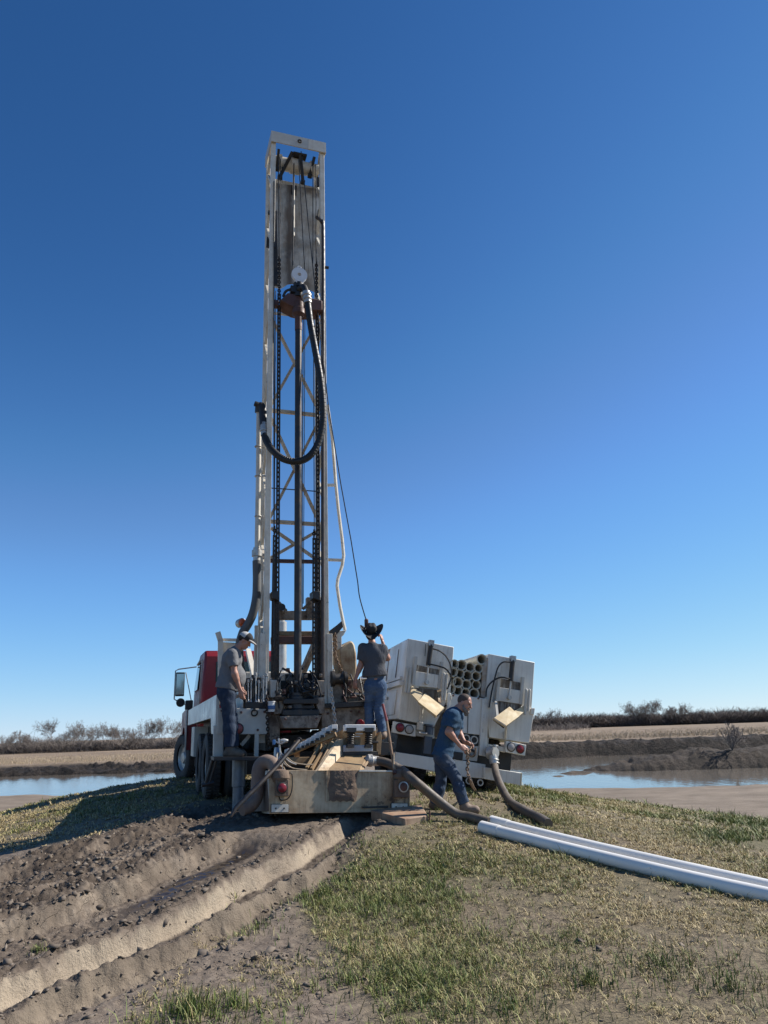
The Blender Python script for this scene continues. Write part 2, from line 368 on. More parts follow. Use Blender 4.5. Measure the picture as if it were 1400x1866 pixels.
    dark = np.maximum(dark, np.clip(rough * 1.2, 0, 1) * np.clip(.95 + 1.3 * lump - .9 * fur - 1.1 * plate, 0, 1))
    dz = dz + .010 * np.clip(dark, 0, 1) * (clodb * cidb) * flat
    return dz, mud, np.clip(wall, 0, 1), np.clip(dark, 0, 1), wet
def ground_z(x, y):
    x = np.atleast_1d(np.asarray(x, float)); y = np.atleast_1d(np.asarray(y, float))
    return float((hills_h(x, y) + detail(x, y)[0] * (np.hypot(x, y) < 24))[0])

# polar sheet, fine near the photographer and reaching the horizon
ang = np.unique(np.r_[np.arange(-180, -52, 4.0), np.arange(-52, -36, .6), np.arange(-36, 36.01, .11), np.arange(36, 52, .6), np.arange(52, 180.1, 4.0)])
rad = [0.4, 1.0, 1.8, 2.6, 3.3, 3.9]
while rad[-1] < 2600: rad.append(rad[-1] * (1 + (.0027 if 4.5 < rad[-1] < 11 else .0042 if rad[-1] < 14 else .0075 if rad[-1] < 110 else .03)))
rad = np.array(rad); A, Rr = np.meshgrid(np.radians(ang), rad); X = Rr * np.sin(A); Y = Rr * np.cos(A)
Z = hills_h(X, Y); nearm = Rr < 24; dz, mud, wall, dark, wet = [np.zeros_like(X) for _ in range(5)]
q = np.where(nearm); r_ = detail(X[q], Y[q]); dz[q], mud[q], wall[q], dark[q], wet[q] = r_
Z = Z + dz * (1 - sstep(20, 24, Rr))
nr, na = X.shape
idx = np.arange(nr * na).reshape(nr, na)
F = np.stack([idx[:-1, :-1], idx[1:, :-1], idx[1:, 1:], idx[:-1, 1:]], -1).reshape(-1, 4)[:, ::-1]
# zones further out: shore dirt, spoil bank, stubble field
far_line = 80 + 2.0 * fbm(X / 12, Y / 60, 3, 5) + 4 * sstep(0, 40, X)
Rbank = sstep(-8, 12, X)
spoil = sstep(far_line - 6, far_line - 1, Y) * (1 - sstep(far_line + 6 + 8 * (1 - Rbank), far_line + 8.5 + 9 * (1 - Rbank), Y + 1.5 * fbm(X / 5, Y / 5, 2, 91)))
island = ((X - 31) / 19) ** 2 + ((Y - 60) / 7) ** 2
spoil = np.maximum(spoil, .8 * (island < 1)); spoil = np.maximum(spoil, .6 * (np.hypot(X - 12, Y - 57) < 7))
stub = sstep(far_line + 6 + 8 * (1 - Rbank), far_line + 8.5 + 9 * (1 - Rbank), Y + 1.5 * fbm(X / 5, Y / 5, 2, 91))
shore = sstep(-1.15, -1.5, Z + .22 * fbm(X / 4, Y / 4, 3, 95)) * (Rr > 14) * (1 - stub)
mud = np.maximum(mud, 0); grassm = np.clip(1 - mud - shore - spoil - stub, 0, 1) * (Rr < 60)
gvar = np.clip(.5 + .9 * fbm(X / 1.1, Y / 1.1, 4, 101) + .35 * sstep(3, 7, X) * sstep(6, 9, Y) - .1, 0, 1)
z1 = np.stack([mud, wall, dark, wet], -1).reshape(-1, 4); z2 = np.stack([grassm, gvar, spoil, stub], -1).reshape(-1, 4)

m, t, b = base_mat('soil'); L = t.links
a1 = N(t, 'ShaderNodeAttribute', attribute_name='zone_a'); a2 = N(t, 'ShaderNodeAttribute', attribute_name='zone_b')
s1 = t.nodes.new('ShaderNodeSeparateColor'); L.new(a1.outputs['Color'], s1.inputs[0]); s2 = t.nodes.new('ShaderNodeSeparateColor'); L.new(a2.outputs['Color'], s2.inputs[0])
mudf, wallf, darkf, wetf = s1.outputs[0], s1.outputs[1], s1.outputs[2], a1.outputs['Alpha']
grf, gvf, spf, stf = s2.outputs[0], s2.outputs[1], s2.outputs[2], a2.outputs['Alpha']
n1 = noise(t, 1.7, 6, rough=.65); n2 = noise(t, 11, 6, rough=.7); n3 = noise(t, 60, 4, rough=.7)
dry = mixc(t, ramp(t, n2, [(.35, (0, 0, 0)), (.68, (1, 1, 1))]), (.118, .089, .066), (.255, .203, .153))
dry = mixc(t, ramp(t, n1, [(.4, (0, 0, 0)), (.7, (.6, .6, .6))]), dry, (.145, .112, .085))
vor = N(t, 'ShaderNodeTexVoronoi', feature='DISTANCE_TO_EDGE', Scale=7.5); wv = t.nodes.new('ShaderNodeTexCoord')
mp = mixc(t, .3, wv.outputs['Object'], noise(t, 7, 3)); L.new(mp, vor.inputs['Vector'])
crack = ramp(t, vor.outputs['Distance'], [(0.0, (.45, .45, .45)), (.022, (1, 1, 1))])
shored = mixc(t, ramp(t, noise(t, .5, 8, rough=.75, stretch=(.8, 1.3, 1)), [(.36, (0, 0, 0)), (.66, (1, 1, 1))]), (.15, .115, .083), (.25, .198, .148))
c = mixc(t, mudf, shored, dry)
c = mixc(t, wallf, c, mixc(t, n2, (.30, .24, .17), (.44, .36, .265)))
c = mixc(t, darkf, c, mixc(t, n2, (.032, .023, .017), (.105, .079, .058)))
nb = ramp(t, noise(t, 34, 8, rough=.8), [(.38, (0, 0, 0)), (.64, (1, 1, 1))]); gsoil = mixc(t, gvf, mixc(t, nb, (.075, .057, .04), (.27, .21, .135)), mixc(t, nb, (.06, .055, .028), (.22, .185, .10)))
c = mixc(t, grf, c, gsoil)
c = mixc(t, spf, c, mixc(t, ramp(t, noise(t, .9, 7, rough=.7), [(.4, (0, 0, 0)), (.65, (1, 1, 1))]), (.012, .010, .008), (.058, .044, .034)))
# stubble rows
wv2 = N(t, 'ShaderNodeTexWave', Scale=.32, Distortion=1.2, Detail=2); wv2.inputs['Detail Scale'].default_value = .6
mpr = t.nodes.new('ShaderNodeMapping'); mpr.inputs['Rotation'].default_value = (0, 0, math.radians(28)); L.new(wv.outputs['Object'], mpr.inputs[0]); L.new(mpr.outputs[0], wv2.inputs['Vector'])
st = mixc(t, noise(t, .7, 7, rough=.75), (.13, .088, .055), (.40, .305, .21))
st = mixc(t, ramp(t, wv2.outputs['Fac'], [(.3, (0, 0, 0)), (.8, (.5, .5, .5))]), st, (.37, .285, .20))
st = mixc(t, ramp(t, noise(t, .16, 7, rough=.75, stretch=(1, .35, 1)), [(.40, (0, 0, 0)), (.60, (.75, .75, .75))]), st, (.15, .105, .068))
st = mixc(t, ramp(t, noise(t, .035, 3), [(.42, (0, 0, 0)), (.6, (.55, .55, .55))]), st, (.15, .108, .07))
c = mixc(t, stf, c, st)
c = mixc(t, wetf, c, (.035, .028, .023)); L.new(c, b.inputs['Base Color'])
rg = mixc(t, wetf, (.92, .92, .92), (.12, .12, .12)); L.new(rg, b.inputs['Roughness']); b.inputs['Specular IOR Level'].default_value = .3
hh = mixc(t, .35, n2, n3); cr = mixc(t, .5, hh, crack); cr = mixc(t, mudf, hh, cr); flatc = mixc(t, wetf, cr, (.5, .5, .5)); flatc = mixc(t, wallf, flatc, hh)
b2 = N(t, 'ShaderNodeBump', Distance=.55); L.new(spf, b2.inputs['Strength']); L.new(noise(t, 1.5, 9, rough=.72), b2.inputs['Height'])
bump(t, b, flatc, .8, .045); L.new(b2.outputs[0], b.inputs['Normal'].links[0].from_node.inputs['Normal'])
SOIL = m
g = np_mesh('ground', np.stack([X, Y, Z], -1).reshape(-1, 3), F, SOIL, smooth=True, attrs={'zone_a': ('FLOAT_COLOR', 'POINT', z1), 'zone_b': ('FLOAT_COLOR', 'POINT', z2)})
tag(g, 'bare earth mound rutted with mud, falling away to fields', None, None, 'structure')

# pond water
m, t, b = base_mat('muddy_water'); L = t.links
L.new(mixc(t, noise(t, .06, 3), (.13, .11, .09), (.19, .165, .135)), b.inputs['Base Color']); b.inputs['Roughness'].default_value = .06; b.inputs['IOR'].default_value = 1.33
bump(t, b, noise(t, 2.2, 4, stretch=(1, .35, 1)), .22, .06)
w = MB(); w.add([(-700, 30, WATER), (700, 30, WATER), (700, 100, WATER), (-700, 100, WATER)], [(0, 1, 2, 3)])
tag(w.build('water', m), 'shallow brown pond between the mound and the fields', None, None, 'structure')
# puddle in the left rut

# ------------------------------------------------------------------ materials of the machines
WHITE = paint('chipped_white_paint', (.68, .64, .55), .5, dirt=(.30, .22, .14), amt=.4, scale=3.5, streak=(.30, .17, .09), samt=.45, sthr=.56, spots=(.16, .10, .06), pthr=.70)
MASTW = paint('weathered_mast_paint', (.72, .67, .56), .55, dirt=(.34, .24, .15), amt=.4, scale=4, streak=(.16, .10, .06), samt=.6, sthr=.57, spots=(.10, .07, .05), pthr=.68)
PANEL = paint('grey_white_panel', (.56, .53, .46), .45, dirt=(.30, .26, .21), amt=.35, scale=2.5, streak=(.22, .16, .12), samt=.35, sthr=.6)
FLAKE = paint('flaking_muddy_paint', (.38, .31, .235), .7, dirt=(.085, .055, .036), amt=.95, scale=4.5, streak=(.10, .065, .045), samt=.7, sthr=.52, spots=(.07, .045, .03), pthr=.6, bmp=.5)
STAINP = paint('stained_plate', (.60, .57, .50), .6, dirt=(.20, .15, .10), amt=.9, scale=1.6, streak=(.08, .05, .03), samt=.85, sthr=.55, spots=(.06, .045, .035), pthr=.72)
TANMUD = paint('mud_caked_white_paint', (.58, .45, .29), .7, dirt=(.27, .155, .075), amt=.9, scale=2.2, streak=(.11, .06, .032), samt=.95, sthr=.53, spots=(.08, .05, .035), pthr=.62, bmp=.4)
MUDDRY = paint('dried_brown_mud', (.13, .085, .062), .9, dirt=(.21, .15, .10), amt=.8, scale=8, bmp=.8)
OCHRE = paint('ochre_stained_steel', (.33, .22, .11), .65, dirt=(.14, .075, .035), amt=.9, scale=4, streak=(.45, .36, .22), samt=.5, sthr=.56)
BLACK = paint('greasy_black_steel', (.014, .013, .012), .5, dirt=(.045, .034, .026), amt=.6, scale=6)
STEEL = paint('dark_bare_steel', (.035, .036, .039), .45, metal=.5, dirt=(.11, .075, .05), amt=.5, scale=5)
SHINY = paint('bright_zinc', (.50, .49, .46), .45, metal=.55, dirt=(.25, .2, .16), amt=.4, scale=8)
RUST = paint('brown_red_oxide', (.115, .048, .035), .6, dirt=(.06, .035, .028), amt=.8, scale=5, spots=(.22, .13, .08), pthr=.72)
CHAIN = paint('oily_chain', (.035, .03, .027), .45, metal=.6, dirt=(.10, .06, .035), amt=.6, scale=20, bmp=0)
CHAINR = paint('rusty_chain', (.16, .105, .07), .6, metal=.4, dirt=(.30, .22, .15), amt=.7, scale=14, bmp=0)
RUBBER = paint('black_hose_rubber', (.009, .009, .009), .5, dirt=(.03, .027, .024), amt=.4, scale=6)
TYRE = paint('dusty_tyre', (.04, .041, .043), .8, dirt=(.085, .075, .065), amt=.7, scale=5)
RED = paint('dark_red_cab_paint', (.22, .010, .016), .42, dirt=(.12, .02, .02), amt=.4, scale=2, bmp=0)
WIRE = paint('steel_wire_rope', (.06, .055, .05), .5, metal=.6, bmp=0)
GREYHOSE = paint('grey_rubber_hose', (.075, .08, .085), .6, dirt=(.14, .13, .115), amt=.5, scale=4)
LENS = paint('red_lamp_lens', (.20, .012, .02), .25, bmp=0); CLEAR = paint('clear_lamp_lens', (.35, .33, .31), .3, bmp=0); AMBER = paint('orange_beacon_lens', (.62, .11, .03), .3, bmp=0)
BLUE = paint('blue_paint', (.03, .13, .33), .45, dirt=(.10, .10, .10), amt=.6, scale=9); IVORY = paint('white_plastic', (.70, .69, .67), .5, dirt=(.45, .38, .3), amt=.4, scale=8)
WOODH = paint('worn_handle_wood', (.30, .18, .10), .7, dirt=(.13, .075, .05), amt=.6, scale=9); REDW = paint('red_painted_handle', (.20, .03, .028), .5, bmp=0)
m, t, b = base_mat('window_glass'); b.inputs['Base Color'].default_value = (.03, .06, .06, 1); b.inputs['Roughness'].default_value = .05; GLASS = m
m, t, b = base_mat('mirror_glass'); b.inputs['Base Color'].default_value = (.35, .38, .38, 1); b.inputs['Metallic'].default_value = 1; b.inputs['Roughness'].default_value = .08; MIRR = m
def centre_stain(m, x0, w, col):
    """grease that has run down the middle of a plate"""
    t = m.node_tree; b = t.nodes['Principled BSDF']; old = b.inputs['Base Color'].links[0].from_socket
    sp = t.nodes.new('ShaderNodeSeparateXYZ'); t.links.new(t.nodes.new('ShaderNodeTexCoord').outputs['Object'], sp.inputs[0])
    a = N(t, 'ShaderNodeMath', operation='SUBTRACT'); t.links.new(sp.outputs[0], a.inputs[0]); a.inputs[1].default_value = x0
    c = N(t, 'ShaderNodeMath', operation='ABSOLUTE'); t.links.new(a.outputs[0], c.inputs[0])
    d = N(t, 'ShaderNodeMath', operation='DIVIDE'); t.links.new(c.outputs[0], d.inputs[0]); d.inputs[1].default_value = w
    e = N(t, 'ShaderNodeMath', operation='ADD'); t.links.new(d.outputs[0], e.inputs[0]); t.links.new(noise(t, 2.4, 7, rough=.7, stretch=(3, 3, .8)), e.inputs[1])
    f = ramp(t, e.outputs[0], [(.55, (.9, .9, .9)), (1.0, (0, 0, 0))]); t.links.new(mixc(t, f, old, col), b.inputs['Base Color'])
centre_stain(STAINP, -.06, .30, (.10, .072, .05))
def clip_line(pts, n):
    """smooth curve through points (Catmull-Rom)"""
    P = [Vector(p) for p in pts]; P = [P[0] * 2 - P[1]] + P + [P[-1] * 2 - P[-2]]; out = []
    for i in range(1, len(P) - 2):
        for j in range(n):
            u = j / n; a, b_, c, d = P[i - 1], P[i], P[i + 1], P[i + 2]
            out.append(.5 * ((2 * b_) + (c - a) * u + (2 * a - 5 * b_ + 4 * c - d) * u * u + (3 * b_ - a - 3 * c + d) * u ** 3))
    out.append(P[-2]); return out
def lathe_obj(name, c, ax, prof, m, par, n=24): return MB().lathe(c, ax, prof, n).build(name, m, par)
def wheel(par, c, ax, R, wd, tread=True, hub=True):
    """tyre + rim; ax points outwards"""
    c = Vector(c); ax = Vector(ax).normalized(); h = wd / 2
    ty = MB().lathe(c, ax, [(-h * .8, R * .58), (-h, R * .70), (-h * .98, R * .88), (-h * .82, R * .97), (-h * .5, R), (h * .5, R), (h * .82, R * .97), (h * .98, R * .88), (h, R * .70), (h * .8, R * .58)], 40, False)
    if tread:
        ref = Vector((0, 0, 1)); s = ax.cross(ref).normalized(); k = ax.cross(s)
        for i in range(44):
            a = 2 * math.pi * i / 44; e = s * math.cos(a) + k * math.sin(a); tt = ax.cross(e)
            for sg in (-1, 1):
                q = c + e * (R + .006) + ax * (sg * h * .48 + 0) ; ty.beam(q - ax * h * .33 + tt * .012 * sg, q + ax * h * .33 - tt * .012 * sg, .034, .02, up=e)
    w_ = thing_part('wheel', par); ty.build('tyre', TYRE, w_)
    if hub: MB().lathe(c, ax, [(-h * .5, R * .60), (h * .55, R * .60), (h * .6, R * .55), (h * .2, R * .48), (h * .1, R * .30), (h * .55, R * .22), (h * .6, R * .10)], 30).build('rim', SHINY, w_)
    return w_
def thing_part(name, par):
    o = bpy.data.objects.new(name, None); COL.objects.link(o); o.parent = par; o.empty_display_size = .1; return o
def roller_chain(a, b, wid=.046, pitch=.085):
    a, b = Vector(a), Vector(b); d = (b - a); n = max(2, int(d.length / pitch)); d = d.normalized(); s = Vector((1, 0, 0)); mb = MB()
    for i in range(n):
        c = a + d * pitch * (i + .5); 
        for k in (-1, 1): mb.beam(c + s * k * wid * .42 - d * pitch * .5, c + s * k * wid * .42 + d * pitch * .5, .010, .03, up=s)
        mb.beam(c - s * wid * .45 - d * pitch * .25, c + s * wid * .45 - d * pitch * .25, .032, .03, up=(0, 1, 0))
    return mb

# ------------------------------------------------------------------ drill rig
q = at(541, 1250, 12); RIG = Frame((q.x, q.y, PAD), 19); rp = RIG.p
rig = thing('drill_rig_truck', 'white and red truck-mounted drill rig with its tall lattice mast raised', 'drill rig', RIG.m)
def RB(*a): return MB().bb(*a)
# chassis
c_ = MB()
for s in (-1, 1): c_.bb(s * .36, s * .46, .2, 9.6, .78, 1.04)
for v in (.3, 2, 3.2, 4.6, 6, 8): c_.bb(-.36, .36, v, v + .12, .82, 1.0)
c_.build('chassis', BLACK, rig)
MB().bb(-.95, .95, 1.2, 5.6, 1.08, 1.30).bb(-.7, .7, .5, 5.4, .42, .74).bb(-.55, .35, 4.6, 5.5, .3, .7).build('underdeck_blocker', BLACK, rig)  # black boxes added under the deck to block light there
MB().bb(-1.2, 1.2, -.05, 5.9, 1.30, 1.36).build('deck', FLAKE, rig)
for v, us in ((1.9, (-1.02, 1.02)), (3.25, (-1.02, 1.02))):
    for u in us:
        s = 1 if u > 0 else -1
        w_ = wheel(rig, (u + s * .10, v, .53), (s, 0, 0), .53, .26); MB().lathe((u - s * .22, v, .53), (s, 0, 0), [(-.12, .32), (-.13, .47), (-.06, .53), (.06, .53), (.13, .47), (.12, .32)], 36).build('tyre', TYRE, w_)
for v in (1.9, 3.25): MB().tube([(-1.1, v, .53), (1.1, v, .53)], .09, 12).lathe((0, v, .53), (0, 1, 0), [(-.22, .08), (-.15, .2), (.15, .2), (.22, .08)], 16).build('axle', BLACK, rig)
for s in (-1, 1): wheel(rig, (s * 1.18, 7.55, .53), (s * math.cos(.30), s * math.sin(.30) , 0), .53, .28)
MB().tube([(-1.0, 7.55, .53), (1.0, 7.55, .53)], .07, 10).build('axle', BLACK, rig)
# white side skirt over the wheels, tapering forward
for s in (-1, 1):
    k = MB().prism([(s * 1.27, -.02, 1.06), (s * 1.27, -.02, 1.64), (s * 1.27, 6.0, 1.60), (s * 1.27, 6.0, 1.27), (s * 1.27, .75, 1.31), (s * 1.27, .55, 1.06)], (-s * .05, 0, 0))
    k.bb(s * 1.22, s * .9, -.02, 5.6, 1.60, 1.64); k.build('side_skirt', paint('skirt_white', (.78, .75, .67), .35, dirt=(.45, .42, .38), amt=.3, scale=2, streak=(.35, .3, .27), samt=.4, sthr=.62), rig)
for s in (-1, 1): MB().bb(s * 1.24, s * .95, 4.45, 5.15, .62, 1.22).build('toolbox', PANEL, rig, .01)
# cab
cab = MB()
prof = [(6.2, 1.15), (6.2, 2.85), (6.32, 3.0), (7.6, 3.02), (7.85, 2.9), (8.15, 2.05), (8.2, 1.15)]
L_ = [(-1.02 if w < 2.2 else -.93, v, w) for v, w in prof]; R_ = [(-x, y, z) for x, y, z in L_]; n = len(prof)
cab.add(L_ + R_, [tuple(range(n)), tuple(range(2 * n - 1, n - 1, -1))] + [(i, i + n, (i + 1) % n + n, (i + 1) % n) for i in range(n)])
cb = cab.build('cab', RED, rig, .05)
for s in (-1, 1):
    MB().prism([(s * 1.0, 7.0, 2.12), (s * .955, 6.95, 2.72), (s * .955, 7.7, 2.72), (s * 1.0, 7.98, 2.12)], (s * .02, 0, 0)).build('window', GLASS, cb)
    MB().beam((s * 1.005, 6.55, 1.2), (s * .955, 6.5, 2.8), .05, .03).beam((s * 1.0, 6.62, 2.78), (s * .97, 7.75, 2.78), .05, .03).beam((s * 1.04, 6.55, 1.3), (s * 1.04, 6.55, 1.9), .02).build('grab_rail', SHINY, cb)
for a, b_ in ((-.66, -.28), (-.15, .25), (.35, .8)): MB().bb(a, b_, 6.185, 6.25, 2.25, 2.72).build('rear_window', GLASS, cb)
MB().prism([(-.95, 8.2, 1.1), (-.95, 8.2, 1.95), (-.85, 9.9, 1.75), (-.85, 9.95, .95)], (1.85, 0, 0)).build('hood', RED, rig, .06)
MB().bb(-1.2, 1.2, 9.95, 10.15, .55, .95).build('front_bumper', SHINY, rig, .02)
for s in (-1, 1):
    f_ = MB(); arc = [(7.55 + .78 * math.cos(a), .53 + .72 * math.sin(a)) for a in [math.pi * i / 12 for i in range(13)]]
    outer = [(s * 1.26, y, max(z, .8)) for y, z in arc]; 
    f_.prism([(s * 1.26, 6.62, .72), (s * 1.26, 6.62, 1.62), (s * 1.26, 7.1, 1.66), (s * 1.26, 8.4, 1.6), (s * 1.26, 8.4, .9)] + outer[::1][1:-1], (-s * .24, 0, 0)).build('fender', RED, rig)
    MB().bb(s * 1.28, s * 1.25, 6.56, 6.615, .70, 1.64).build('fender_edge', SHINY, rig)
    MB().bb(s * 1.04, s * .7, 6.5, 6.56, .35, .95).build('mud_flap', BLACK, rig)
    MB().bb(s * 1.30, s * 1.12, 6.7, 6.85, 1.64, 1.86).build('marker_lamp', BLACK, rig, .02)
    mr = MB().tube([(s * .98, 7.9, 2.75), (s * 1.42, 8.0, 2.70), (s * 1.50, 8.0, 2.66), (s * 1.50, 8.0, 1.95), (s * 1.42, 8.0, 1.9), (s * 1.02, 8.0, 1.72)], .016, 8).tube([(s * 1.24, 8.0, 2.62), (s * 1.04, 8.0, 1.75)], .012, 6)
    mr = mr.build('mirror_arm', SHINY, rig)
    MB().bb(s * 1.48, s * 1.26, 7.97, 8.06, 2.02, 2.62).build('mirror', BLACK, mr, .015); MB().bb(s * 1.465, s * 1.275, 7.955, 7.972, 2.06, 2.58).build('mirror_pane', MIRR, mr)
    MB().lathe((s * 1.34, 8.0, 1.86), (0, -1, 0), [(-.05, .02), (0, .11), (.02, .11), (.035, .09)], 20).build('round_mirror', BLACK, mr)
# rear panels
rear = []
def rpan(name, pix, v, th, m, bev=.006, par=None): return MB().prism([rp(x, y, v) for x, y in pix], (0, th, 0)).build(name, m, par or rig, bev)
pl = rpan('rear_panel', [(396, 1290), (489, 1292), (489, 1338), (396, 1338)], -.22, .04, PANEL)
rpan('corner_post', [(390, 1322), (408, 1322), (407, 1379), (389, 1379)], -.20, .10, PANEL)
for x, y, lm in ((419, 1328, BLACK), (434, 1328, LENS)):
    q = rp(x, y, -.22); MB().lathe(q + Vector((0, .0, 0)), (0, -1, 0), [(0, .085), (.025, .085), (.03, .075)], 24).build('lamp_ring', BLACK, pl); MB().lathe(q + Vector((0, -.028, 0)), (0, -1, 0), [(0, .07), (.012, .06), (.018, .0)], 24).build('tail_lamp', lm, pl)
hk = rp(464, 1299, -.26); MB().torus(hk, (0, 1, .2), .045, .012, 16, 6).box(hk + Vector((0, 0, .05)), (.03, .03, .05)).build('lifting_hook', BLACK, pl)
rp2 = rpan('rear_panel', [(592, 1292), (672, 1288), (672, 1340), (592, 1350)], -.10, .05, FLAKE); rp2['label'] = 'mud-spattered flaking rear panel'
q = rp(656, 1319, -.10); MB().lathe(q, (0, -1, 0), [(0, .085), (.025, .085), (.03, .072)], 24).build('lamp_ring', BLACK, rp2); MB().lathe(q + Vector((0, -.028, 0)), (0, -1, 0), [(0, .07), (.012, .06), (.018, .0)], 24).build('tail_lamp', LENS, rp2)
rpan('rear_shelf', [(592, 1282), (676, 1276), (676, 1286), (592, 1291)], -.24, .45, BLACK)
rpan('winch_housing', [(600, 1240), (672, 1236), (672, 1277), (598, 1282)], .02, .9, FLAKE, .01)
rpan('rear_column', [(489, 1289), (511, 1289), (510, 1352), (490, 1352)], -.18, .22, FLAKE)
rpan('rear_column', [(585, 1286), (601, 1285), (601, 1350), (588, 1350)], -.18, .22, FLAKE)
rpan('drill_table', [(510, 1305), (587, 1303), (578, 1327), (517, 1327)], -.42, .5, FLAKE, .01)
rpan('table_wing', [(497, 1275), (520, 1273), (513, 1300), (500, 1302)], -.30, .2, FLAKE); rpan('table_wing', [(573, 1272), (592, 1270), (592, 1300), (583, 1301)], -.30, .2, FLAKE)
tb = MB()
for k in ((516, 1273, 580, 1283, -.34, .6), (524, 1285, 572, 1292, -.30, .5), (515, 1293, 582, 1304, -.36, .5), (527, 1252, 570, 1273, -.12, .5), (512, 1240, 530, 1272, .1, .4), (565, 1238, 582, 1272, .1, .4), (520, 1228, 535, 1250, .3, .5), (553, 1226, 575, 1245, .3, .5)):
    tb.prism([rp(k[0], k[1], k[4]), rp(k[2], k[1], k[4]), rp(k[2], k[3], k[4]), rp(k[0], k[3], k[4])], (0, k[5], 0))
tb.build('breakout_table', BLACK, rig, .012)
q = rp(540, 1277, -.20); MB().lathe((q.x, q.y, 1.30), (0, 0, 1), [(0, .17), (.08, .17), (.1, .13), (.28, .12), (.3, .10), (.34, .10)], 20).build('slip_bowl', STEEL, rig)
mb = MB()
for x, y in ((531, 1268), (559, 1250), (552, 1262), (528, 1240)):
    q = rp(x, y, -.15); mb.lathe(q, (0, -1, 0), [(-.06, .05), (.03, .05), (.03, .025), (.06, .025)], 10)
mb.tube(clip_line([rp(521, 1262, -.2), rp(527, 1250, -.25), rp(540, 1247, -.3), rp(549, 1262, -.25)], 5), .014, 6).tube(clip_line([rp(560, 1240, -.1), rp(572, 1255, -.2), rp(570, 1275, -.2)], 5), .014, 6).build('hydraulic_fittings', BLACK, rig)
rpan('chain_guard', [(493, 1239), (507, 1239), (506, 1262), (500, 1272), (493, 1270)], -.12, .14, WHITE, .008); rpan('chain_guard', [(579, 1240), (592, 1240), (592, 1266), (577, 1268)], -.12, .14, FLAKE, .008)
q = rp(510, 1270, -.3); MB().lathe(q + Vector((0, 0, -.06)), (0, 0, 1), [(0, .07), (.05, .10), (.06, .10), (.09, .03), (.12, .02)], 16).torus(q + Vector((0, 0, .08)), (0, 1, 0), .03, .008, 12, 5).build('hoist_plug', BLACK, rig)
# catwalk where the man stands
MB().prism([rp(390, 1379, -.52), rp(486, 1379, -.52), rp(486, 1386, -.52), rp(390, 1386, -.52)], (0, .44, 0)).build('catwalk', STEEL, rig, .004)
MB().beam(rp(468, 1338, -.2), rp(467, 1379, -.2), .06, .06, up=(0, 1, 0)).beam(rp(455, 1340, 0), rp(440, 1358, 0), .05, .05).build('catwalk_hanger', PANEL, rig)
MB().tube([rp(387, 1385, -.25), rp(375, 1428, -.20)], .025, 8).tube([rp(394, 1387, -.25), rp(382, 1428, -.2)], .018, 8).tube([rp(368, 1431, -.2), rp(390, 1426, -.2)], .03, 8).build('boarding_step', STEEL, rig)
a = rp(436, 1385, -.05); MB().lathe((a.x, a.y, -.12), (0, 0, 1), [(0, .26), (.05, .26), (.06, .085), (.40, .085), (.41, .10), (.82, .10)], 20).build('levelling_jack', paint('jack_blue_grey', (.16, .20, .24), .4, metal=.3, dirt=(.12, .1, .08), amt=.5), rig)
MB().lathe((.95, -.05, -.12), (0, 0, 1), [(0, .26), (.05, .26), (.06, .085), (.55, .085), (.56, .11), (.95, .11)], 20).build('levelling_jack', BLACK, rig)
# control levers
cp = MB().prism([rp(446, 1279, -.2), rp(489, 1279, -.2), rp(489, 1293, -.2), rp(446, 1293, -.2)], (0, .18, 0)).build('control_console', BLACK, rig, .01)
for i in range(9):
    x = 448 + i * 4.6; a = rp(x, 1282, -.16); b_ = rp(x + 1.2 * ((i * 7) % 3 - 1), 1228 + (i * 13) % 17, -.14)
    MB().tube([a, a * .3 + b_ * .7, b_], [.012, .010, .014], 8).lathe(b_, (0, 0, 1), [(-.03, .012), (-.02, .022), (.02, .022), (.03, .01)], 10).lathe(a, (0, 0, 1), [(-.05, .022), (.03, .022), (.06, .012)], 8).build('lever', SHINY if i % 3 else BLACK, cp)
MB().prism([rp(447, 1236, .2), rp(489, 1232, .2), rp(489, 1283, .2), rp(447, 1283, .2)], (0, .25, 0)).build('valve_bank', BLACK, rig, .02)
mb = MB()
for i in range(9):
    a = rp(446 + i * 5, 1240 + (i * 5) % 9, .12); mb.lathe(a, (0, -1, 0), [(0, .03), (.06, .03), (.07, .015), (.1, .015)], 8)
    mb.tube(clip_line([a + Vector((0, -.08, 0)), a + Vector((.03, -.14, -.1)), a + Vector((-.02, -.1, -.25)), a + Vector((.0, 0, -.34))], 4), .011, 6)
mb.build('valve_hoses', BLACK, rig)
# headache rack behind the cab, muffler, engine housing
MB().beam(rp(402, 1270, 1.0), rp(402, 1166, 1.0), .085, .06, up=(0, 1, 0)).beam(rp(402, 1168, 1.0), rp(397, 1152, 1.0), .085, .06, up=(0, 1, 0)).beam(rp(405, 1166, 1.05), rp(478, 1167, 1.05), .05, .05).beam(rp(466, 1240, 1.0), rp(468, 1140, 1.0), .07, .06, up=(0, 1, 0)).prism([rp(406, 1170, 1.06), rp(430, 1171, 1.06), rp(428, 1200, 1.06), rp(406, 1200, 1.06)], (0, .02, 0)).build('pipe_rack', WHITE, rig)
ex = rp(513, 1240, 4.2); MB().lathe((ex.x, ex.y, 1.4), (0, 0, 1), [(0, .13), (.2, .13), (.2, .11), (2.0, .11), (2.02, .07), (2.2, .07)], 24).build('muffler', SHINY, rig)
MB().bb(-.5, .9, 2.4, 5.4, 1.36, 2.18).build('engine_housing', WHITE, rig, .03)
MB().prism([(-.45, 1.2, 1.36), (-.45, 1.2, 1.75), (-.1, 1.2, 2.0), (.35, 1.2, 2.0), (.45, 1.2, 1.36)], (0, .9, 0)).build('mud_pump', BLACK, rig, .03)
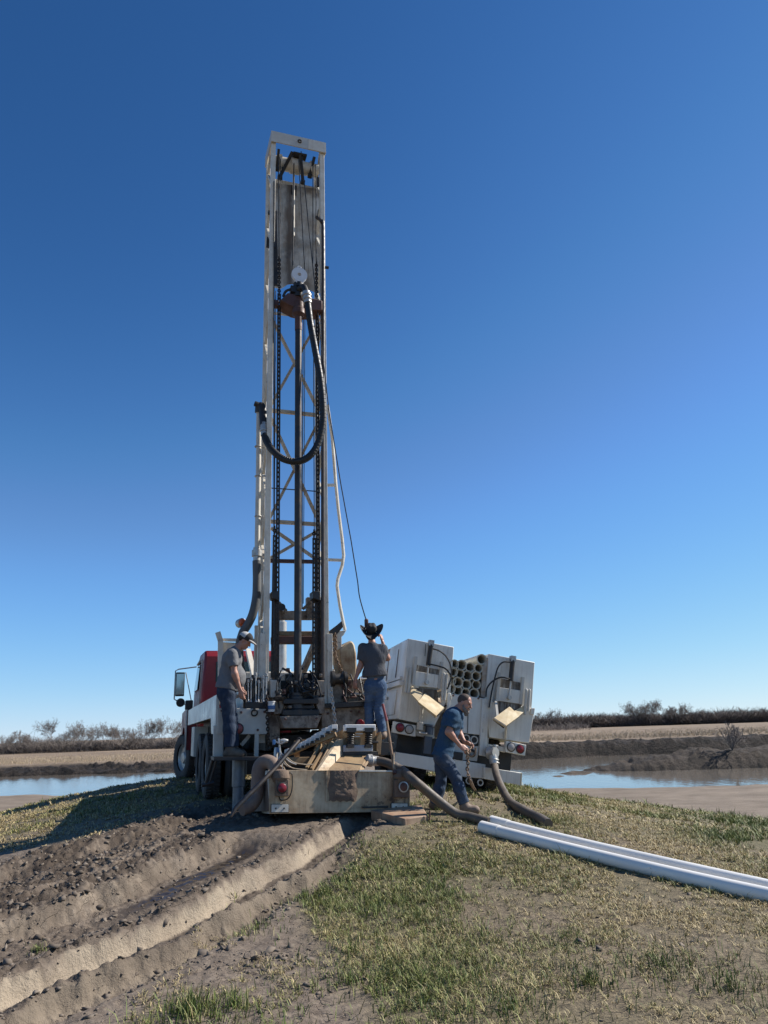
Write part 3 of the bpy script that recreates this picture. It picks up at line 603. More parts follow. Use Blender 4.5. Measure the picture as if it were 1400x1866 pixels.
MB().beam(rp(580, 1160, 1.2), rp(552, 1225, 1.8), .10, .10).build('mast_strut', FLAKE, rig); MB().beam((-.42, .75, 1.36), (-.42, 2.6, 2.6), .09, .09).build('mast_strut', MASTW, rig)

# mast: four legs; everything bolted to it below
ms = MB()
for s in (-1, 1):
    ms.bb(s * .455, s * .545, 0, .09, 1.2, 12.6); ms.bb(s * .47, s * .545, .56, .64, 1.2, 12.6)
mast = ms.build('mast', MASTW, rig, .004)
for s in (-1, 1): MB().bb(s * .60, s * .505, -.02, .07, .9, 2.6).build('leg_sleeve', MASTW, mast, .004)
for s in (-1, 1):                                               # lattice down each flank
    w0, i = 1.6, 0
    while w0 < 12.3:
        a = (s * .508, .09 if i % 2 else .56, w0); b_ = (s * .508, .56 if i % 2 else .09, w0 + .62)
        MB().beam(a, b_, .045, .045, up=(1, 0, 0)).build('lattice_bar', MASTW, mast); w0 += .66; i += 1
BRACE = paint('cream_brace_paint', (.56, .48, .36), .6, dirt=(.28, .18, .10), amt=.7, scale=4)
def fb(name, a, b_, v, w, m=MASTW, h=None): return MB().beam(rp(*a, v), rp(*b_, v), w, h or w, up=(0, 1, 0)).build(name, m, mast)
for a, b_ in (((494, 748), (582, 757)), ((489, 950), (586, 956)), ((488, 1022), (586, 1024))): fb('cross_brace', a, b_, .60, .062, BRACE if a[1] < 1000 else RUST)
fb('cross_brace', (494, 570), (582, 580), .60, .04); fb('tie_rod', (489, 889), (586, 896), .6, .016, WIRE)
for y0, y1 in ((578, 744), (762, 946), (962, 1018)):
    fb('diagonal_brace', (494, y0), (581, y1 + 4), .585, .052, BRACE); fb('diagonal_brace', (582, y0 + 4), (491, y1), .625, .052, BRACE)
for x0, y0, x1, y1, v, th, m in ((500, 1113, 582, 1128, .45, .16, FLAKE), (498, 1150, 582, 1158, .45, .14, OCHRE), (497, 1159, 584, 1172, .30, .2, RUST), (560, 1088, 573, 1128, .40, .14, FLAKE)):
    MB().prism([rp(x0, y0, v), rp(x1, y0, v), rp(x1, y1, v), rp(x0, y1, v)], (0, th, 0)).build('cross_member', m, mast, .006)
for a, b_ in (((508, 1098), (522, 1114)), ((566, 1098), (552, 1110))): MB().beam(rp(*a, .4), rp(*b_, .4), .05).build('gusset', FLAKE, mast)
for x in (503, 577): MB().prism([rp(x - 7, 1077, -.1), rp(x + 7, 1077, -.1), rp(x + 6, 1094, -.1), rp(x - 6, 1090, -.1)], (0, .25, 0)).build('chain_bracket', BLACK, mast, .006)
q = rp(513, 1107, .2); MB().lathe(q, (0, 1, 0), [(-.05, .06), (.05, .06)], 16).build('idler_roller', BLACK, mast)
for x in (501.5, 580.5):                                        # inner guides that carry the lower chains
    MB().beam(rp(x, 1094, .10), rp(x, 1250, .10), .10, .06, up=(0, 1, 0)).build('chain_channel', FLAKE, mast)
# stained backing plate with a torn lower edge
MB().prism([rp(x, y, .52) for x, y in ((500, 333), (584, 345), (585, 534), (577, 533), (565, 528), (548, 520), (532, 517), (524, 518), (517, 523), (511, 526), (500, 523))], (0, .018, 0)).build('back_plate', STAINP, mast)
MB().prism([rp(x, y, .505) for x, y in ((531, 337), (541, 338), (540, 356), (534, 358), (531, 352))], (0, .012, 0)).build('cable_anchor', BLACK, mast)
MB().beam(rp(501, 385, .30), rp(503, 520, .30), .07, .05, up=(0, 1, 0)).beam(rp(497, 440, .1), rp(497, 452, .1), .11, .1, up=(0, 1, 0)).build('limit_bar', BLACK, mast)
MB().tube(clip_line([rp(577, 396, .1), rp(583, 400, .0), rp(587, 406, -.06), rp(589, 420, -.06), rp(589, 600, -.06), rp(588.5, 850, -.06), rp(588.5, 1100, -.06), rp(588, 1240, -.06)], 6), .034, 10).build('feed_hose', paint('brown_black_hose', (.028, .02, .018), .5, dirt=(.09, .06, .045), amt=.6), mast)
MB().beam(rp(499.5, 330, -.02), rp(499.5, 1180, -.02), .018, .02, up=(0, 1, 0)).build('leg_strip', BLACK, mast)  # thin black strip along the left leg's inner edge
MB().tube([rp(593, 487, -.05), rp(599, 488, -.05)], .03, 8).build('peg', BLACK, mast)
for x, y in ((580, 330), (582, 390), (496, 320), (492, 380), (489, 440)):
    v = .35; MB().prism([rp(x - 2, y - 9, v), rp(x + 3, y - 6, v), rp(x + 2, y + 10, v), rp(x - 3, y + 8, v)], (0, .05, 0)).build('bracket', BLACK, mast)
# crown
cr = MB().hexa([rp(494, 256, -.04), rp(595, 277, -.04), rp(595, 262, -.04), rp(495, 243, -.04)], [rp(494, 256, -.04) + Vector((0, .74, 0)), rp(595, 277, -.04) + Vector((0, .74, 0)), rp(595, 262, -.04) + Vector((0, .74, 0)), rp(495, 243, -.04) + Vector((0, .74, 0))])
zt = rp(540, 250, -.04).z; zb = rp(540, 266, -.04).z
cr = MB().bb(-.56, .57, -.05, -.03, zb - .02, zt + .02).bb(-.56, -.54, -.03, .70, zb - .02, zt + .02).bb(.55, .57, -.03, .70, zb - .02, zt + .02).bb(-.54, .55, .68, .70, zb - .02, zt + .02).bb(-.55, .56, -.04, .2, zt + .02, zt + .03).build('crown_frame', PANEL, mast)
MB().bb(.20, .565, -.056, -.048, zb - .015, zt + .015).build('crown_patch', WHITE, cr)
MB().torus((.02, -.06, zt - .10), (0, 1, 0), .035, .012, 14, 6).build('lifting_eye', STEEL, cr)
drum = MB().lathe((-.50, .34, zb - .16), (1, 0, 0), [(0, .13), (.16, .13), (.17, .17), (.21, .17), (.22, .13), (.40, .13), (.41, .16), (.60, .16), (.61, .13), (.80, .13), (.81, .17), (.85, .17), (.86, .13), (1.0, .13)], 28).build('crown_drum', WHITE, mast)
MB().bb(-.54, .54, .60, .68, zb - .62, zb - .34).build('crown_beam', WHITE, mast, .006)
for u, du in ((-.38, .0), (-.10, -.22), (.06, .10), (.36, -.05)):
    mb = MB().beam((u, .10, zb - .04), (u + du, .30, zb - (.55 if abs(du) > .05 else .36)), .05, .045); mb.lathe((u + du, .30, zb - (.55 if abs(du) > .05 else .36)), (1, 0, 0), [(-.04, .05), (.04, .05)], 12); mb.build('sheave_arm', BLACK, mast)
MB().bb(-.08, .20, .08, .24, zb - .07, zb - .03).build('sheave_mount', BLACK, mast)
# ropes, chains, kelly, swivel
def rope(pix, v, r=.009, m=WIRE): return MB().tube([rp(x, y, v) for x, y in pix], r, 6).build('wire_rope', m, rig)
rope([(508, 290), (507, 470)], .15); rope([(511.5, 290), (510, 470)], .15); rope([(515, 285), (514, 332)], .3)
rope([(570.5, 300), (570.5, 480)], .15); rope([(576, 300), (576.5, 490)], .15); rope([(544.5, 290), (556, 502)], .1); rope([(536, 290), (533, 502)], .2, .012)
MB().tube([rp(535.5, 300, .35), rp(535.5, 430, .35)], .022, 8).build('guide_rod', MASTW, rig)
rope([(553, 575), (551, 900), (551, 1110)], .3); rope([(571.5, 575), (573, 975)], .45); rope([(502.5, 530), (500, 968)], .35); rope([(498, 530), (499, 720)], .25); rope([(556, 575), (553, 1100)], .3, .007)
MB().tube([rp(x, y, v) for x, y, v in ((549, 276, .1), (563, 415, .0), (578, 560, -.1), (600, 750, -.2), (621, 880, -.25), (640, 985, -.28))] + clip_line([rp(x, y, v) for x, y, v in ((652, 1060, -.3), (656, 1090, -.3), (668, 1132, -.3))], 5), .010, 6).build('winch_line', WIRE, rig)
q = rp(668, 1135, -.3); MB().lathe(q, (0, 0, 1), [(-.08, .02), (-.05, .035), (.05, .035), (.07, .015)], 10).torus(q + Vector((0, 0, -.10)), (0, 1, 0), .035, .012, 12, 6).build('winch_hook', RUST, rig)
for a, b_ in (((509, 535), (505, 1245)), ((578.5, 545), (580.5, 1245)), ((501, 975), (497, 1245)), ((573, 980), (572.5, 1245))): roller_chain(rp(*a, .05), rp(*b_, .05)).build('feed_chain', CHAIN, rig)
for x, y0, y1 in ((509, 470, 535), (577, 480, 545), (500.5, 962, 975), (572.5, 968, 980)):
    MB().chain([rp(x, y0, .1), rp(x, y1, .06)], .07, .012, .05).build('chain_shackle', CHAIN, rig)
a, b_ = rp(543.5, 570, -.10), rp(543.5, 1263, -.10); b_.x = a.x = (a.x + b_.x) / 2; b_.y = a.y = -.10
MB().tube([a, (a.x, a.y, b_.z)], .062, 20).build('drill_pipe', STEEL, rig)
MB().tube([a, (a.x, a.y, rp(543, 602, -.1).z)], .068, 20).build('drill_pipe_collar', RUST, rig)
MB().lathe((a.x, a.y, rp(543, 578, -.1).z), (0, 0, 1), [(0, .07), (.06, .12), (.16, .12), (.18, .1), (.3, .1)], 20).build('drive_spindle', RUST, rig)
zc = rp(545, 556, -.05).z
MB().prism([(-.36, -.16, zc - .02), (-.22, -.16, zc + .16), (.44, -.16, zc + .11), (.44, -.16, zc - .10), (.1, -.16, zc - .16), (-.1, -.16, zc - .14)], (0, .36, 0)).bb(-.46, -.36, 0, .12, zc - .05, zc + .08).bb(.40, .47, 0, .12, zc - .05, zc + .05).build('crosshead', RUST, rig, .015)
MB().tube(clip_line([(-.30, -.1, zc + .10), (-.24, -.12, zc + .22), (-.08, -.12, zc + .30)], 5), .025, 8).build('crosshead_hose', BLACK, rig)
zd = rp(543, 501, -.16).z
MB().lathe((a.x, -.1, zc + .12), (0, 0, 1), [(0, .10), (.08, .10), (.1, .07), (.20, .07), (.21, .10), (.30, .10), (.32, .05)], 18).box((a.x - .10, -.10, zc + .26), (.12, .14, .13)).build('swivel', BLACK, rig)
dk = MB().pipe((a.x, -.19, zd), (a.x, -.13, zd), .15, .035, 28).prism([(a.x - .12, -.187, zd - .08), (a.x + .12, -.187, zd - .08), (a.x + .03, -.187, zd - .22), (a.x - .03, -.187, zd - .22)], (0, .054, 0)).torus((a.x - .0, -.16, zd + .17), (0, 1, 0), .03, .012, 12, 6).build('travelling_block', paint('block_white', (.66, .67, .68), .4, dirt=(.4, .38, .36), amt=.4), rig)
e0, e1 = rp(548, 520, -.2), rp(560, 555, -.34)
MB().tube(clip_line([(a.x, -.1, zc + .28), rp(547, 527, -.18), rp(553, 523, -.25), rp(557, 531, -.31), rp(559, 539, -.33)], 6), [.062] * 25, 14).build('gooseneck', BLACK, rig)
MB().tube([rp(558, 533, -.33), rp(561, 553, -.36)], .075, 16).tube([rp(558.5, 538, -.33), rp(559, 541, -.34)], .095, 16).tube([rp(560, 546, -.35), rp(560.5, 548, -.36)], .088, 16).build('hose_coupling', SHINY, rig)
hp = clip_line([rp(x, y, v) for x, y, v in ((561, 552, -.36), (566, 590, -.40), (575, 640, -.44), (584, 690, -.47), (588.5, 735, -.48), (588, 775, -.48), (579, 810, -.46), (562, 833, -.42), (540, 841, -.36), (516, 836, -.28), (498, 822, -.18), (487, 806, -.05), (482, 792, .08))], 6)
hz = MB().tube(hp, .060, 14)
for i in range(4, len(hp) - 2): 
    d_ = (hp[i + 1] - hp[i]).normalized(); hz.torus(hp[i], d_, .058, .006, 14, 4)
hz.build('rotary_hose', RUBBER, rig)
MB().tube([rp(482, 794, .08), rp(481, 772, .13)], .066, 16).tube([rp(482, 786, .1), rp(482, 784, .1)], .085, 16).build('hose_coupling', SHINY, rig)
MB().tube(clip_line([rp(481, 776, .13), rp(480, 755, .2), rp(477, 741, .25), rp(473, 742, .28), rp(472, 752, .3)], 5), .075, 14).lathe(rp(474, 739, .25), (-1, 0, .3), [(0, .05), (.1, .05), (.11, .03)], 10).build('gooseneck', BLACK, rig)
MB().tube([rp(472, 750, .3), rp(471, 880, .3), rp(469, 1000, .3)], .046, 16).build('standpipe', WHITE, rig)
for y in (814, 868, 941, 1012): MB().beam(rp(470, y, .32), rp(490, y - 1, .32), .035, .035).torus(rp(470.5, y, .3), (0, 0, 1), .052, .012, 16, 6).build('pipe_clamp', SHINY, rig)
MB().tube([rp(468.5, 998, .3), rp(468, 1028, .3)], .062, 16).tube([rp(468.5, 1003, .3), rp(468.4, 1014, .3)], .088, 18).build('hose_coupling', SHINY, rig)
MB().tube(clip_line([rp(x, y, v) for x, y, v in ((468, 1022, .3), (468.5, 1060, .3), (467, 1090, .3), (461, 1118, .32), (452, 1138, .36), (442, 1155, .42), (436, 1185, .5), (440, 1230, .6))], 7), .072, 14).build('stand_hose', GREYHOSE, rig)
q = rp(440.5, 1135, .5); MB().lathe(q, (.3, -1, 0), [(-.10, .03), (-.09, .075), (.02, .08), (.03, .07)], 20).tube([q + Vector((0, .02, -.07)), rp(440, 1240, .55)], .015, 8).build('work_light', SHINY, rig)
MB().lathe(q + Vector((.012, -.035, 0)), (.3, -1, 0), [(0, .068), (.02, .055), (.03, .0)], 20).build('lamp_lens', AMBER, rig)
# right-hand rail, winch guard, hanging chains
MB().tube([rp(x, y, .35) for x, y in ((597, 738), (606, 800), (612, 880), (617, 930), (624, 985), (626.5, 1012), (624, 1030), (616, 1055), (614.5, 1068), (620, 1105), (626, 1135), (629, 1148))], .030, 8).beam(rp(597, 884, .35), rp(614, 884, .35), .045).beam(rp(598, 1020, .35), rp(626, 1021, .35), .045).build('guard_rail', MASTW, rig)
MB().prism([rp(x, y, .1) for x, y in ((600, 1150), (616, 1138), (624, 1131), (626, 1142), (611, 1160), (600, 1165))], (0, .08, 0)).build('fairlead_arm', BLACK, rig, .01)
MB().prism([rp(x, y, .2) for x, y in ((600, 1152), (632, 1148), (626, 1158), (623, 1160), (623, 1180), (613, 1186), (612, 1160), (602, 1172))], (0, .15, 0)).build('fairlead_bracket', MASTW, rig, .006)
gq = MB().prism([rp(x, y, .15) for x, y in ((617, 1184), (624, 1178), (637, 1168), (643, 1168), (647, 1175), (650, 1190), (651, 1215), (650, 1238), (632, 1238), (622, 1225))], (0, .5, 0)).build('winch_guard', paint('guard_cream', (.55, .44, .28), .6, dirt=(.22, .12, .055), amt=1, scale=2.4, streak=(.12, .06, .03), samt=.9, sthr=.55), rig, .03)
for pts in (((611, 1156), (609, 1175), (612, 1195), (618, 1212), (625, 1228)), ((612, 1158), (613, 1180), (611, 1195), (613, 1210)), ((607, 1165), (606, 1190), (606, 1200))): MB().chain([rp(x, y, .08) for x, y in pts], .05, .009, .034).build('hanging_chain', CHAINR, rig)
MB().lathe(rp(617, 1237, -.02), (1, 0, 0), [(-.14, .05), (-.13, .13), (-.08, .13), (-.07, .09), (.07, .09), (.08, .13), (.13, .13), (.14, .05)], 18).build('winch_drum', BLACK, rig)
MB().chain([rp(x, y, -.34) for x, y in ((603, 1255), (606, 1275), (609, 1300), (613, 1330), (614, 1350))], .06, .011, .042).build('hanging_chain', SHINY, rig)
MB().chain([rp(x, y, -.36) for x, y in ((486, 1270), (487, 1300), (488.5, 1330), (490, 1362))], .06, .011, .042).build('hanging_chain', CHAIN, rig)
mb = MB()
for x0, y0, x1, y1 in ((604, 1218, 612, 1250), (606, 1230, 618, 1262), (612, 1245, 624, 1258), (600, 1245, 610, 1262)): mb.prism([rp(x0, y0, .05), rp(x1, y0 + 2, .05), rp(x1, y1, .05), rp(x0, y1, .05)], (0, .2, 0))
mb.build('winch_motor', BLACK, rig, .03)
# loose hydraulic hoses, fittings and small ironwork crowding the mast foot
rh = random.Random(5)
for k in range(13):
    x0 = rh.uniform(512, 585); y0 = rh.uniform(1212, 1245); x1 = x0 + rh.uniform(-26, 26); y1 = rh.uniform(1255, 1296); v0 = rh.uniform(-.05, .35); v1 = rh.uniform(-.38, -.1)
    A_, B_ = rp(x0, y0, v0), rp(x1, y1, v1); M_ = (A_ + B_) / 2 + Vector((rh.uniform(-.18, .18), -.10, rh.uniform(-.15, .05)))
    MB().tube(clip_line([A_, A_.lerp(M_, .5) + Vector((rh.uniform(-.05, .05), -.03, .05)), M_, B_], 6), rh.choice((.011, .014, .019)), 8).build('hydraulic_hose', RUBBER, rig)
for k in range(10):
    x0 = rh.uniform(603, 664); y0 = rh.uniform(1228, 1262); x1 = x0 + rh.uniform(-20, 22); y1 = rh.uniform(1262, 1292); A_, B_ = rp(x0, y0, -.02), rp(x1, y1, -.16); M_ = (A_ + B_) / 2 + Vector((rh.uniform(-.15, .15), -.07, rh.uniform(-.12, .02)))
    MB().tube(clip_line([A_, M_, B_], 8), rh.choice((.010, .013)), 8).build('hydraulic_hose', RUBBER if k % 3 else RUST, rig)
for k in range(16):
    x0, y0 = (rh.uniform(510, 586), rh.uniform(1218, 1296)) if k < 9 else (rh.uniform(602, 664), rh.uniform(1238, 1275)); q = rp(x0, y0, rh.uniform(-.30, -.1) if k < 9 else -.01); w_ = rh.uniform(.03, .075)
    MB().box(q, (w_, .08, w_ * rh.uniform(.6, 1.5))).lathe(q, (0, -1, 0), [(0, w_ * .4), (.07, w_ * .4), (.075, w_ * .2), (.1, w_ * .2)], 10).build('fitting', rh.choice((BLACK, RUST, STEEL, FLAKE)), rig)
for x, y in ((598, 1300), (612, 1297), (640, 1296), (600, 1338), (630, 1330), (655, 1297), (496, 1300), (505, 1345), (592, 1345), (404, 1295), (470, 1330), (440, 1298), (482, 1297), (520, 1310), (577, 1309)): MB().lathe(rp(x, y, -.43 if 510 < x < 587 else -.23 if x < 511 else -.19 if x < 601 else -.11), (0, -1, 0), [(-.01, .018), (.010, .018), (.014, .012)], 8).build('bolt', RUST, rig)
# pail on the rig's rear ledge
q = RIG.w(rp(494.5, 1297, -.36)); pa = thing('plastic_pail', 'small white plastic pail standing on the rig ledge by the hanging chain', 'pail', Matrix.Translation(q))
MB().lathe((0, 0, 0), (0, 0, 1), [(0, .05), (.14, .06), (.142, .066), (.155, .066)], 20).build('pail_body', IVORY, pa); MB().lathe((0, 0, .035), (0, 0, 1), [(0, .0585), (.055, .062)], 20).build('pail_band', BLUE, pa)

# ------------------------------------------------------------------ mud tank with its shaker, behind the rig
q = at(612, 1480, 9.9); TK = Frame((q.x, q.y, q.z), 20, 3.6, -5); tp = TK.p
tank = thing('mud_tank', 'low mud-caked white mud tank with tail lamps and a shaker on top, behind the rig', 'mud tank', TK.m)
def tpan(name, pix, v, th, m, bev=.005, par=None): return MB().prism([tp(x, y, v) for x, y in pix], (0, th, 0)).build(name, m, par or tank, bev)
fr = tpan('front_wall', [(490, 1403), (747, 1405), (747, 1479), (491, 1483)], 0, .025, TANMUD)
bl, bb_ = tp(481, 1406, 1.25), tp(476, 1481, 1.25); fl, fbm_ = tp(490, 1403, 0), tp(491, 1483, 0)
MB().prism([fl, fbm_, bb_, bl], (.02, .028, 0)).build('side_wall', WHITE, tank)
fr_, frb = tp(747, 1405, 0), tp(747, 1479, 0); MB().prism([fr_, frb, frb + Vector((0, 1.3, 0)), fr_ + Vector((0, 1.3, 0))], (-.02, 0, 0)).build('side_wall', TANMUD, tank)
MB().prism([bl + Vector((.02, 0, 0)), bb_ + Vector((.02, 0, 0)), frb + Vector((-.02, 1.27, 0)), fr_ + Vector((-.02, 1.27, 0))], (0, .02, 0)).build('back_wall', TANMUD, tank)
mid = (fl.z + fbm_.z) / 2; MB().bb(fl.x + .03, fr_.x - .03, .03, 1.22, fbm_.z + .03, fl.z - .10).build('mud_fill', MUDDRY, tank)
tpan('top_lip', [(655, 1403), (720, 1404), (720, 1407), (655, 1406)], -.025, .06, WHITE, .002)
tpan('wall_rib', [(594, 1404), (597, 1404), (597, 1462), (594, 1460)], -.012, .012, TANMUD, .003)
# dried mud where the chute spills over
sp = MB(); nx_, nz_ = 14, 14; a, b_ = tp(600, 1404, -.002), tp(650, 1460, -.002)
V_ = []; 
for j in range(nz_ + 1):
    for i in range(nx_ + 1):
        u_, w_ = i / nx_, j / nz_; wob = .012 * math.sin(9 * w_ + i) * (1 if i in (0, nx_) else 0); e = min(u_, 1 - u_, 1.0 - w_ + .05) ; th = .004 + .03 * min(1, e * 5) * (.5 + random.random() * .6)
        V_.append((a.x + (b_.x - a.x) * u_ + wob, a.y - th, a.z + (b_.z - a.z) * w_ * (1 - .025 * math.sin(i * 1.9))))
sp.add(V_, [(j * (nx_ + 1) + i, (j + 1) * (nx_ + 1) + i, (j + 1) * (nx_ + 1) + i + 1, j * (nx_ + 1) + i + 1) for j in range(nz_) for i in range(nx_)]); sp.build('spilled_mud', MUDDRY, tank)
for (x0, y0, x1, y1), (cx, cy), lm in (((503, 1420, 527, 1451), (514, 1436), LENS), ((719, 1421, 746, 1453), (735, 1434), CLEAR)):
    bx = MB().prism([tp(x0, y0, -.07), tp(x1, y0, -.07), tp(x1, y1, -.07), tp(x0, y1, -.07)], (0, .066, 0)).build('lamp_box', MUDDRY, tank, .008)
    q = tp(cx, cy, -.072); MB().lathe(q, (0, -1, 0), [(0, .068), (.02, .068), (.024, .058)], 26).build('lamp_ring', SHINY if lm is CLEAR else BLACK, bx); MB().lathe(q + Vector((0, -.021, 0)), (0, -1, 0), [(0, .057), (.01, .045), (.014, 0)], 22).build('tail_lamp', LENS if lm is LENS else RUST, bx)
for x0, y0, x1, y1 in ((494, 1465, 527, 1481), (713, 1463, 744, 1478)):
    pb = tpan('plate_frame', [(x0, y0), (x1, y0), (x1, y1), (x0, y1)], -.012, .011, BLACK, .002); tpan('foot_plate', [(x0 + 1, y0 + 1), (x1 - 1, y0 + 1), (x1 - 1, y1 - 1), (x0 + 1, y1 - 1)], -.018, .006, WHITE, .001, pb)
    for x in (x0 + 9, x1 - 9): MB().lathe(tp(x, (y0 + y1) / 2, -.018), (0, -1, 0), [(0, .011), (.008, .009)], 8).build('plate_bolt', BLACK, pb)
tpan('bottom_bar', [(658, 1470), (708, 1468), (708, 1472), (664, 1473)], -.02, .018, BLACK, .003)
for x0, x1, y0, y1 in ((500, 526, 1406, 1421), (718, 747, 1403, 1422)):
    mb = MB(); c0 = tp((x0 + x1) / 2, (y0 + y1) / 2, -.03); mb.lathe(c0 + Vector((0, .05, -.07)), (0, 0, 1), [(0, .10), (.04, .125), (.09, .12), (.13, .10), (.15, .04)], 12); mb.build('mud_lump', MUDDRY, tank)
MB().tube(clip_line([tp(x, y, v) for x, y, v in ((520, 1410, -.03), (531, 1409, -.04), (533, 1420, -.03), (532, 1440, -.03), (525, 1455, -.03), (512, 1458, -.03), (508, 1450, -.05))], 6), .008, 6).build('lamp_cable', BLACK, tank)
# shaker: sloping chute, screen box on springs, stepped white blocks
MB().prism([tp(597, 1404, .0), tp(657, 1404, .0), tp(676, 1374, .55), tp(625, 1374, .55)], (0, .02, .03)).build('discharge_chute', OCHRE, tank)
MB().prism([tp(580, 1404, -.01), tp(598, 1404, -.02), tp(627, 1372, .5), tp(626, 1347, .5), tp(619, 1346, .52)], (-.03, .03, 0)).build('chute_wall', TANMUD, tank)
MB().prism([tp(576, 1403, .06), tp(581, 1403, .06), tp(612, 1348, .56), tp(607, 1346, .56)], (0, .35, 0)).build('chute_wall', OCHRE, tank)
MB().prism([tp(656, 1404, .0), tp(662, 1402, .05), tp(682, 1370, .55), tp(675, 1375, .55)], (.02, .02, 0)).build('chute_wall', OCHRE, tank)
MB().prism([tp(605, 1346, .55), tp(627, 1346, .55), tp(627, 1358, .55), tp(600, 1360, .55)], (0, .9, 0)).build('chute_hood', OCHRE, tank, .006)
bx = MB().prism([tp(626, 1329, .50), tp(686, 1329, .50), tp(686, 1376, .50), tp(626, 1376, .50)], (0, 1.1, 0)).build('screen_box', OCHRE, tank, .01)
tpan('screen_bar', [(629, 1320), (685, 1320), (685, 1332), (629, 1332)], .38, .10, IVORY, .008, bx); tpan('screen_bar', [(626, 1358), (680, 1357), (680, 1369), (626, 1370)], .42, .07, paint('blue_grey_bar', (.40, .43, .48), .5, dirt=(.25, .2, .15), amt=.5), .008, bx)
tpan('screen_sill', [(624, 1369), (690, 1369), (690, 1376), (624, 1376)], .44, .2, BLACK, .004, bx)
for x0, x1 in ((632, 650), (665, 682)):
    mb = MB().prism([tp(x0, 1326, .36), tp(x1, 1326, .36), tp(x1 - 1, 1334, .36), tp(x0 + 1, 1334, .36)], (0, .12, 0)).prism([tp(x0 + 2, 1356, .36), tp(x1 - 5, 1356, .36), tp(x1 - 4, 1362, .36), tp(x0 + 1, 1362, .36)], (0, .12, 0))
    c0, c1 = tp((x0 + x1) / 2 - 1, 1334, .42), tp((x0 + x1) / 2 - 2, 1357, .42)
    mb.tube([c0, c1], .03, 10); 
    for i in range(6): mb.torus(c0.lerp(c1, (i + .5) / 6), (0, 0, 1), .045, .011, 14, 6)
    mb.build('spring_mount', BLACK, bx)
for x, y, w_ in ((655, 1336, 14), (651, 1341, 11)): tpan('screen_slat', [(x - w_ / 2, y), (x + w_ / 2, y), (x + w_ / 2, y + 2), (x - w_ / 2, y + 2)], .44, .05, IVORY, .002, bx)
tpan('bolt_post', [(686, 1346), (694, 1333), (696, 1340), (694, 1375), (687, 1375)], .44, .25, OCHRE, .004, bx); tpan('spring_link', [(678, 1350), (690, 1350), (690, 1354), (678, 1354)], .40, .08, STEEL, .004, bx)
tpan('side_bracket', [(694, 1352), (718, 1353), (718, 1355), (706, 1376), (694, 1376)], .5, .2, BLACK, .004, bx)
blk = [(524.5, 1372), (532, 1369.5), (540, 1366), (548, 1362), (556.5, 1358), (565, 1353.5), (574, 1348.5), (583, 1343), (593, 1336), (605, 1331)]
for i, (x, y) in enumerate(blk):
    v = .95 - .055 * i; w_ = 7.5 + .35 * i; h_ = 8 + .3 * i
    b0 = tpan('screen_block', [(x, y - h_), (x + w_, y - h_), (x + w_, y), (x, y)], v, .22, IVORY, .004)
    MB().prism([tp(x + 2, y - 3.5, v - .02), tp(x + w_ - 2, y - 3.5, v - .02), tp(x + w_ - 2, y + 1, v - .02), tp(x + 2, y + 1, v - .02)], (0, .03, 0)).build('block_clip', BLACK, b0)
MB().beam(tp(524, 1374, 1.0), tp(612, 1338, .5), .05, .06).build('block_rail', OCHRE, tank); MB().beam(tp(560, 1403, .2), tp(585, 1360, .7), .04, .08).beam(tp(568, 1403, .1), tp(596, 1358, .6), .03, .05).build('rail_brace', OCHRE, tank)
for a, b_ in (((541, 1352), (580, 1352)), ((541, 1392), (541, 1350)), ((580, 1392), (580, 1350))): MB().beam(tp(*a, 1.1), tp(*b_, 1.1), .07, .06, up=(0, 1, 0)).build('rear_frame', OCHRE, tank)
MB().prism([tp(516, 1380, .85), tp(580, 1379, .85), tp(580, 1392, .85), tp(516, 1394, .85)], (0, .3, 0)).build('walkway', OCHRE, tank, .005)
ar = [tp(569 + 7.5 - 7.5 * math.cos(a), 1351 - 13 * math.sin(a), 1.05) for a in [math.pi * i / 14 for i in range(15)]]; MB().tube(ar, .012, 8).build('lifting_loop', SHINY, tank)
mb = MB()
for a, b_ in (((508, 1346), (515, 1402)), ((503, 1352), (522, 1350)), ((509, 1378), (530, 1398)), ((512, 1372), (540, 1393)), ((500, 1395), (512, 1372))): mb.tube(clip_line([tp(*a, .3), (tp(*a, .3) + tp(*b_, .25)) / 2 + Vector((0, -.02, -.03)), tp(*b_, .25)], 5), .012, 6)
mb.lathe(tp(518, 1350, .3), (1, 0, 0), [(-.05, .02), (0, .032), (.05, .02)], 12).lathe(tp(503, 1375, .35), (0, 0, 1), [(-.06, .028), (.06, .028), (.09, .02)], 12).build('valve_manifold', SHINY, tank)
for x, y in ((500, 1352), (507.5, 1366)): MB().prism([tp(x - 2.5, y - 4, .28), tp(x + 2.5, y - 4, .28), tp(x + 2, y + 5, .28), tp(x - 2, y + 5, .28)], (0, .05, 0)).build('valve_handle', BLUE, tank, .005)
CORD = paint('pale_cord', (.42, .33, .23), .8, dirt=(.2, .14, .09), amt=.6, bmp=0)
for pts in (((514, 1378), (522, 1392), (535, 1400), (560, 1403)), ((519, 1376), (535, 1389), (555, 1393), (570, 1393)), ((517, 1398), (519, 1404), (519, 1414))): MB().tube(clip_line([tp(x, y, .0 if y > 1403 else .15) + Vector((0, -.02 if y > 1403 else 0, 0)) for x, y in pts], 6), .008, 6).build('cord', CORD, tank)
MUDHOSE = paint('mud_coated_hose', (.17, .115, .09), .75, dirt=(.30, .22, .16), amt=.6, scale=5, bmp=.4)
MB().tube(clip_line([tp(x, y, v) for x, y, v in ((503, 1404, .15), (498, 1393, .2), (488, 1388, .25), (478, 1391, .3), (472, 1402, .33), (470, 1425, .35), (468, 1450, .35), (458, 1466, .3), (440, 1474, .25))], 6), .088, 14).build('overflow_hose', MUDHOSE, tank)
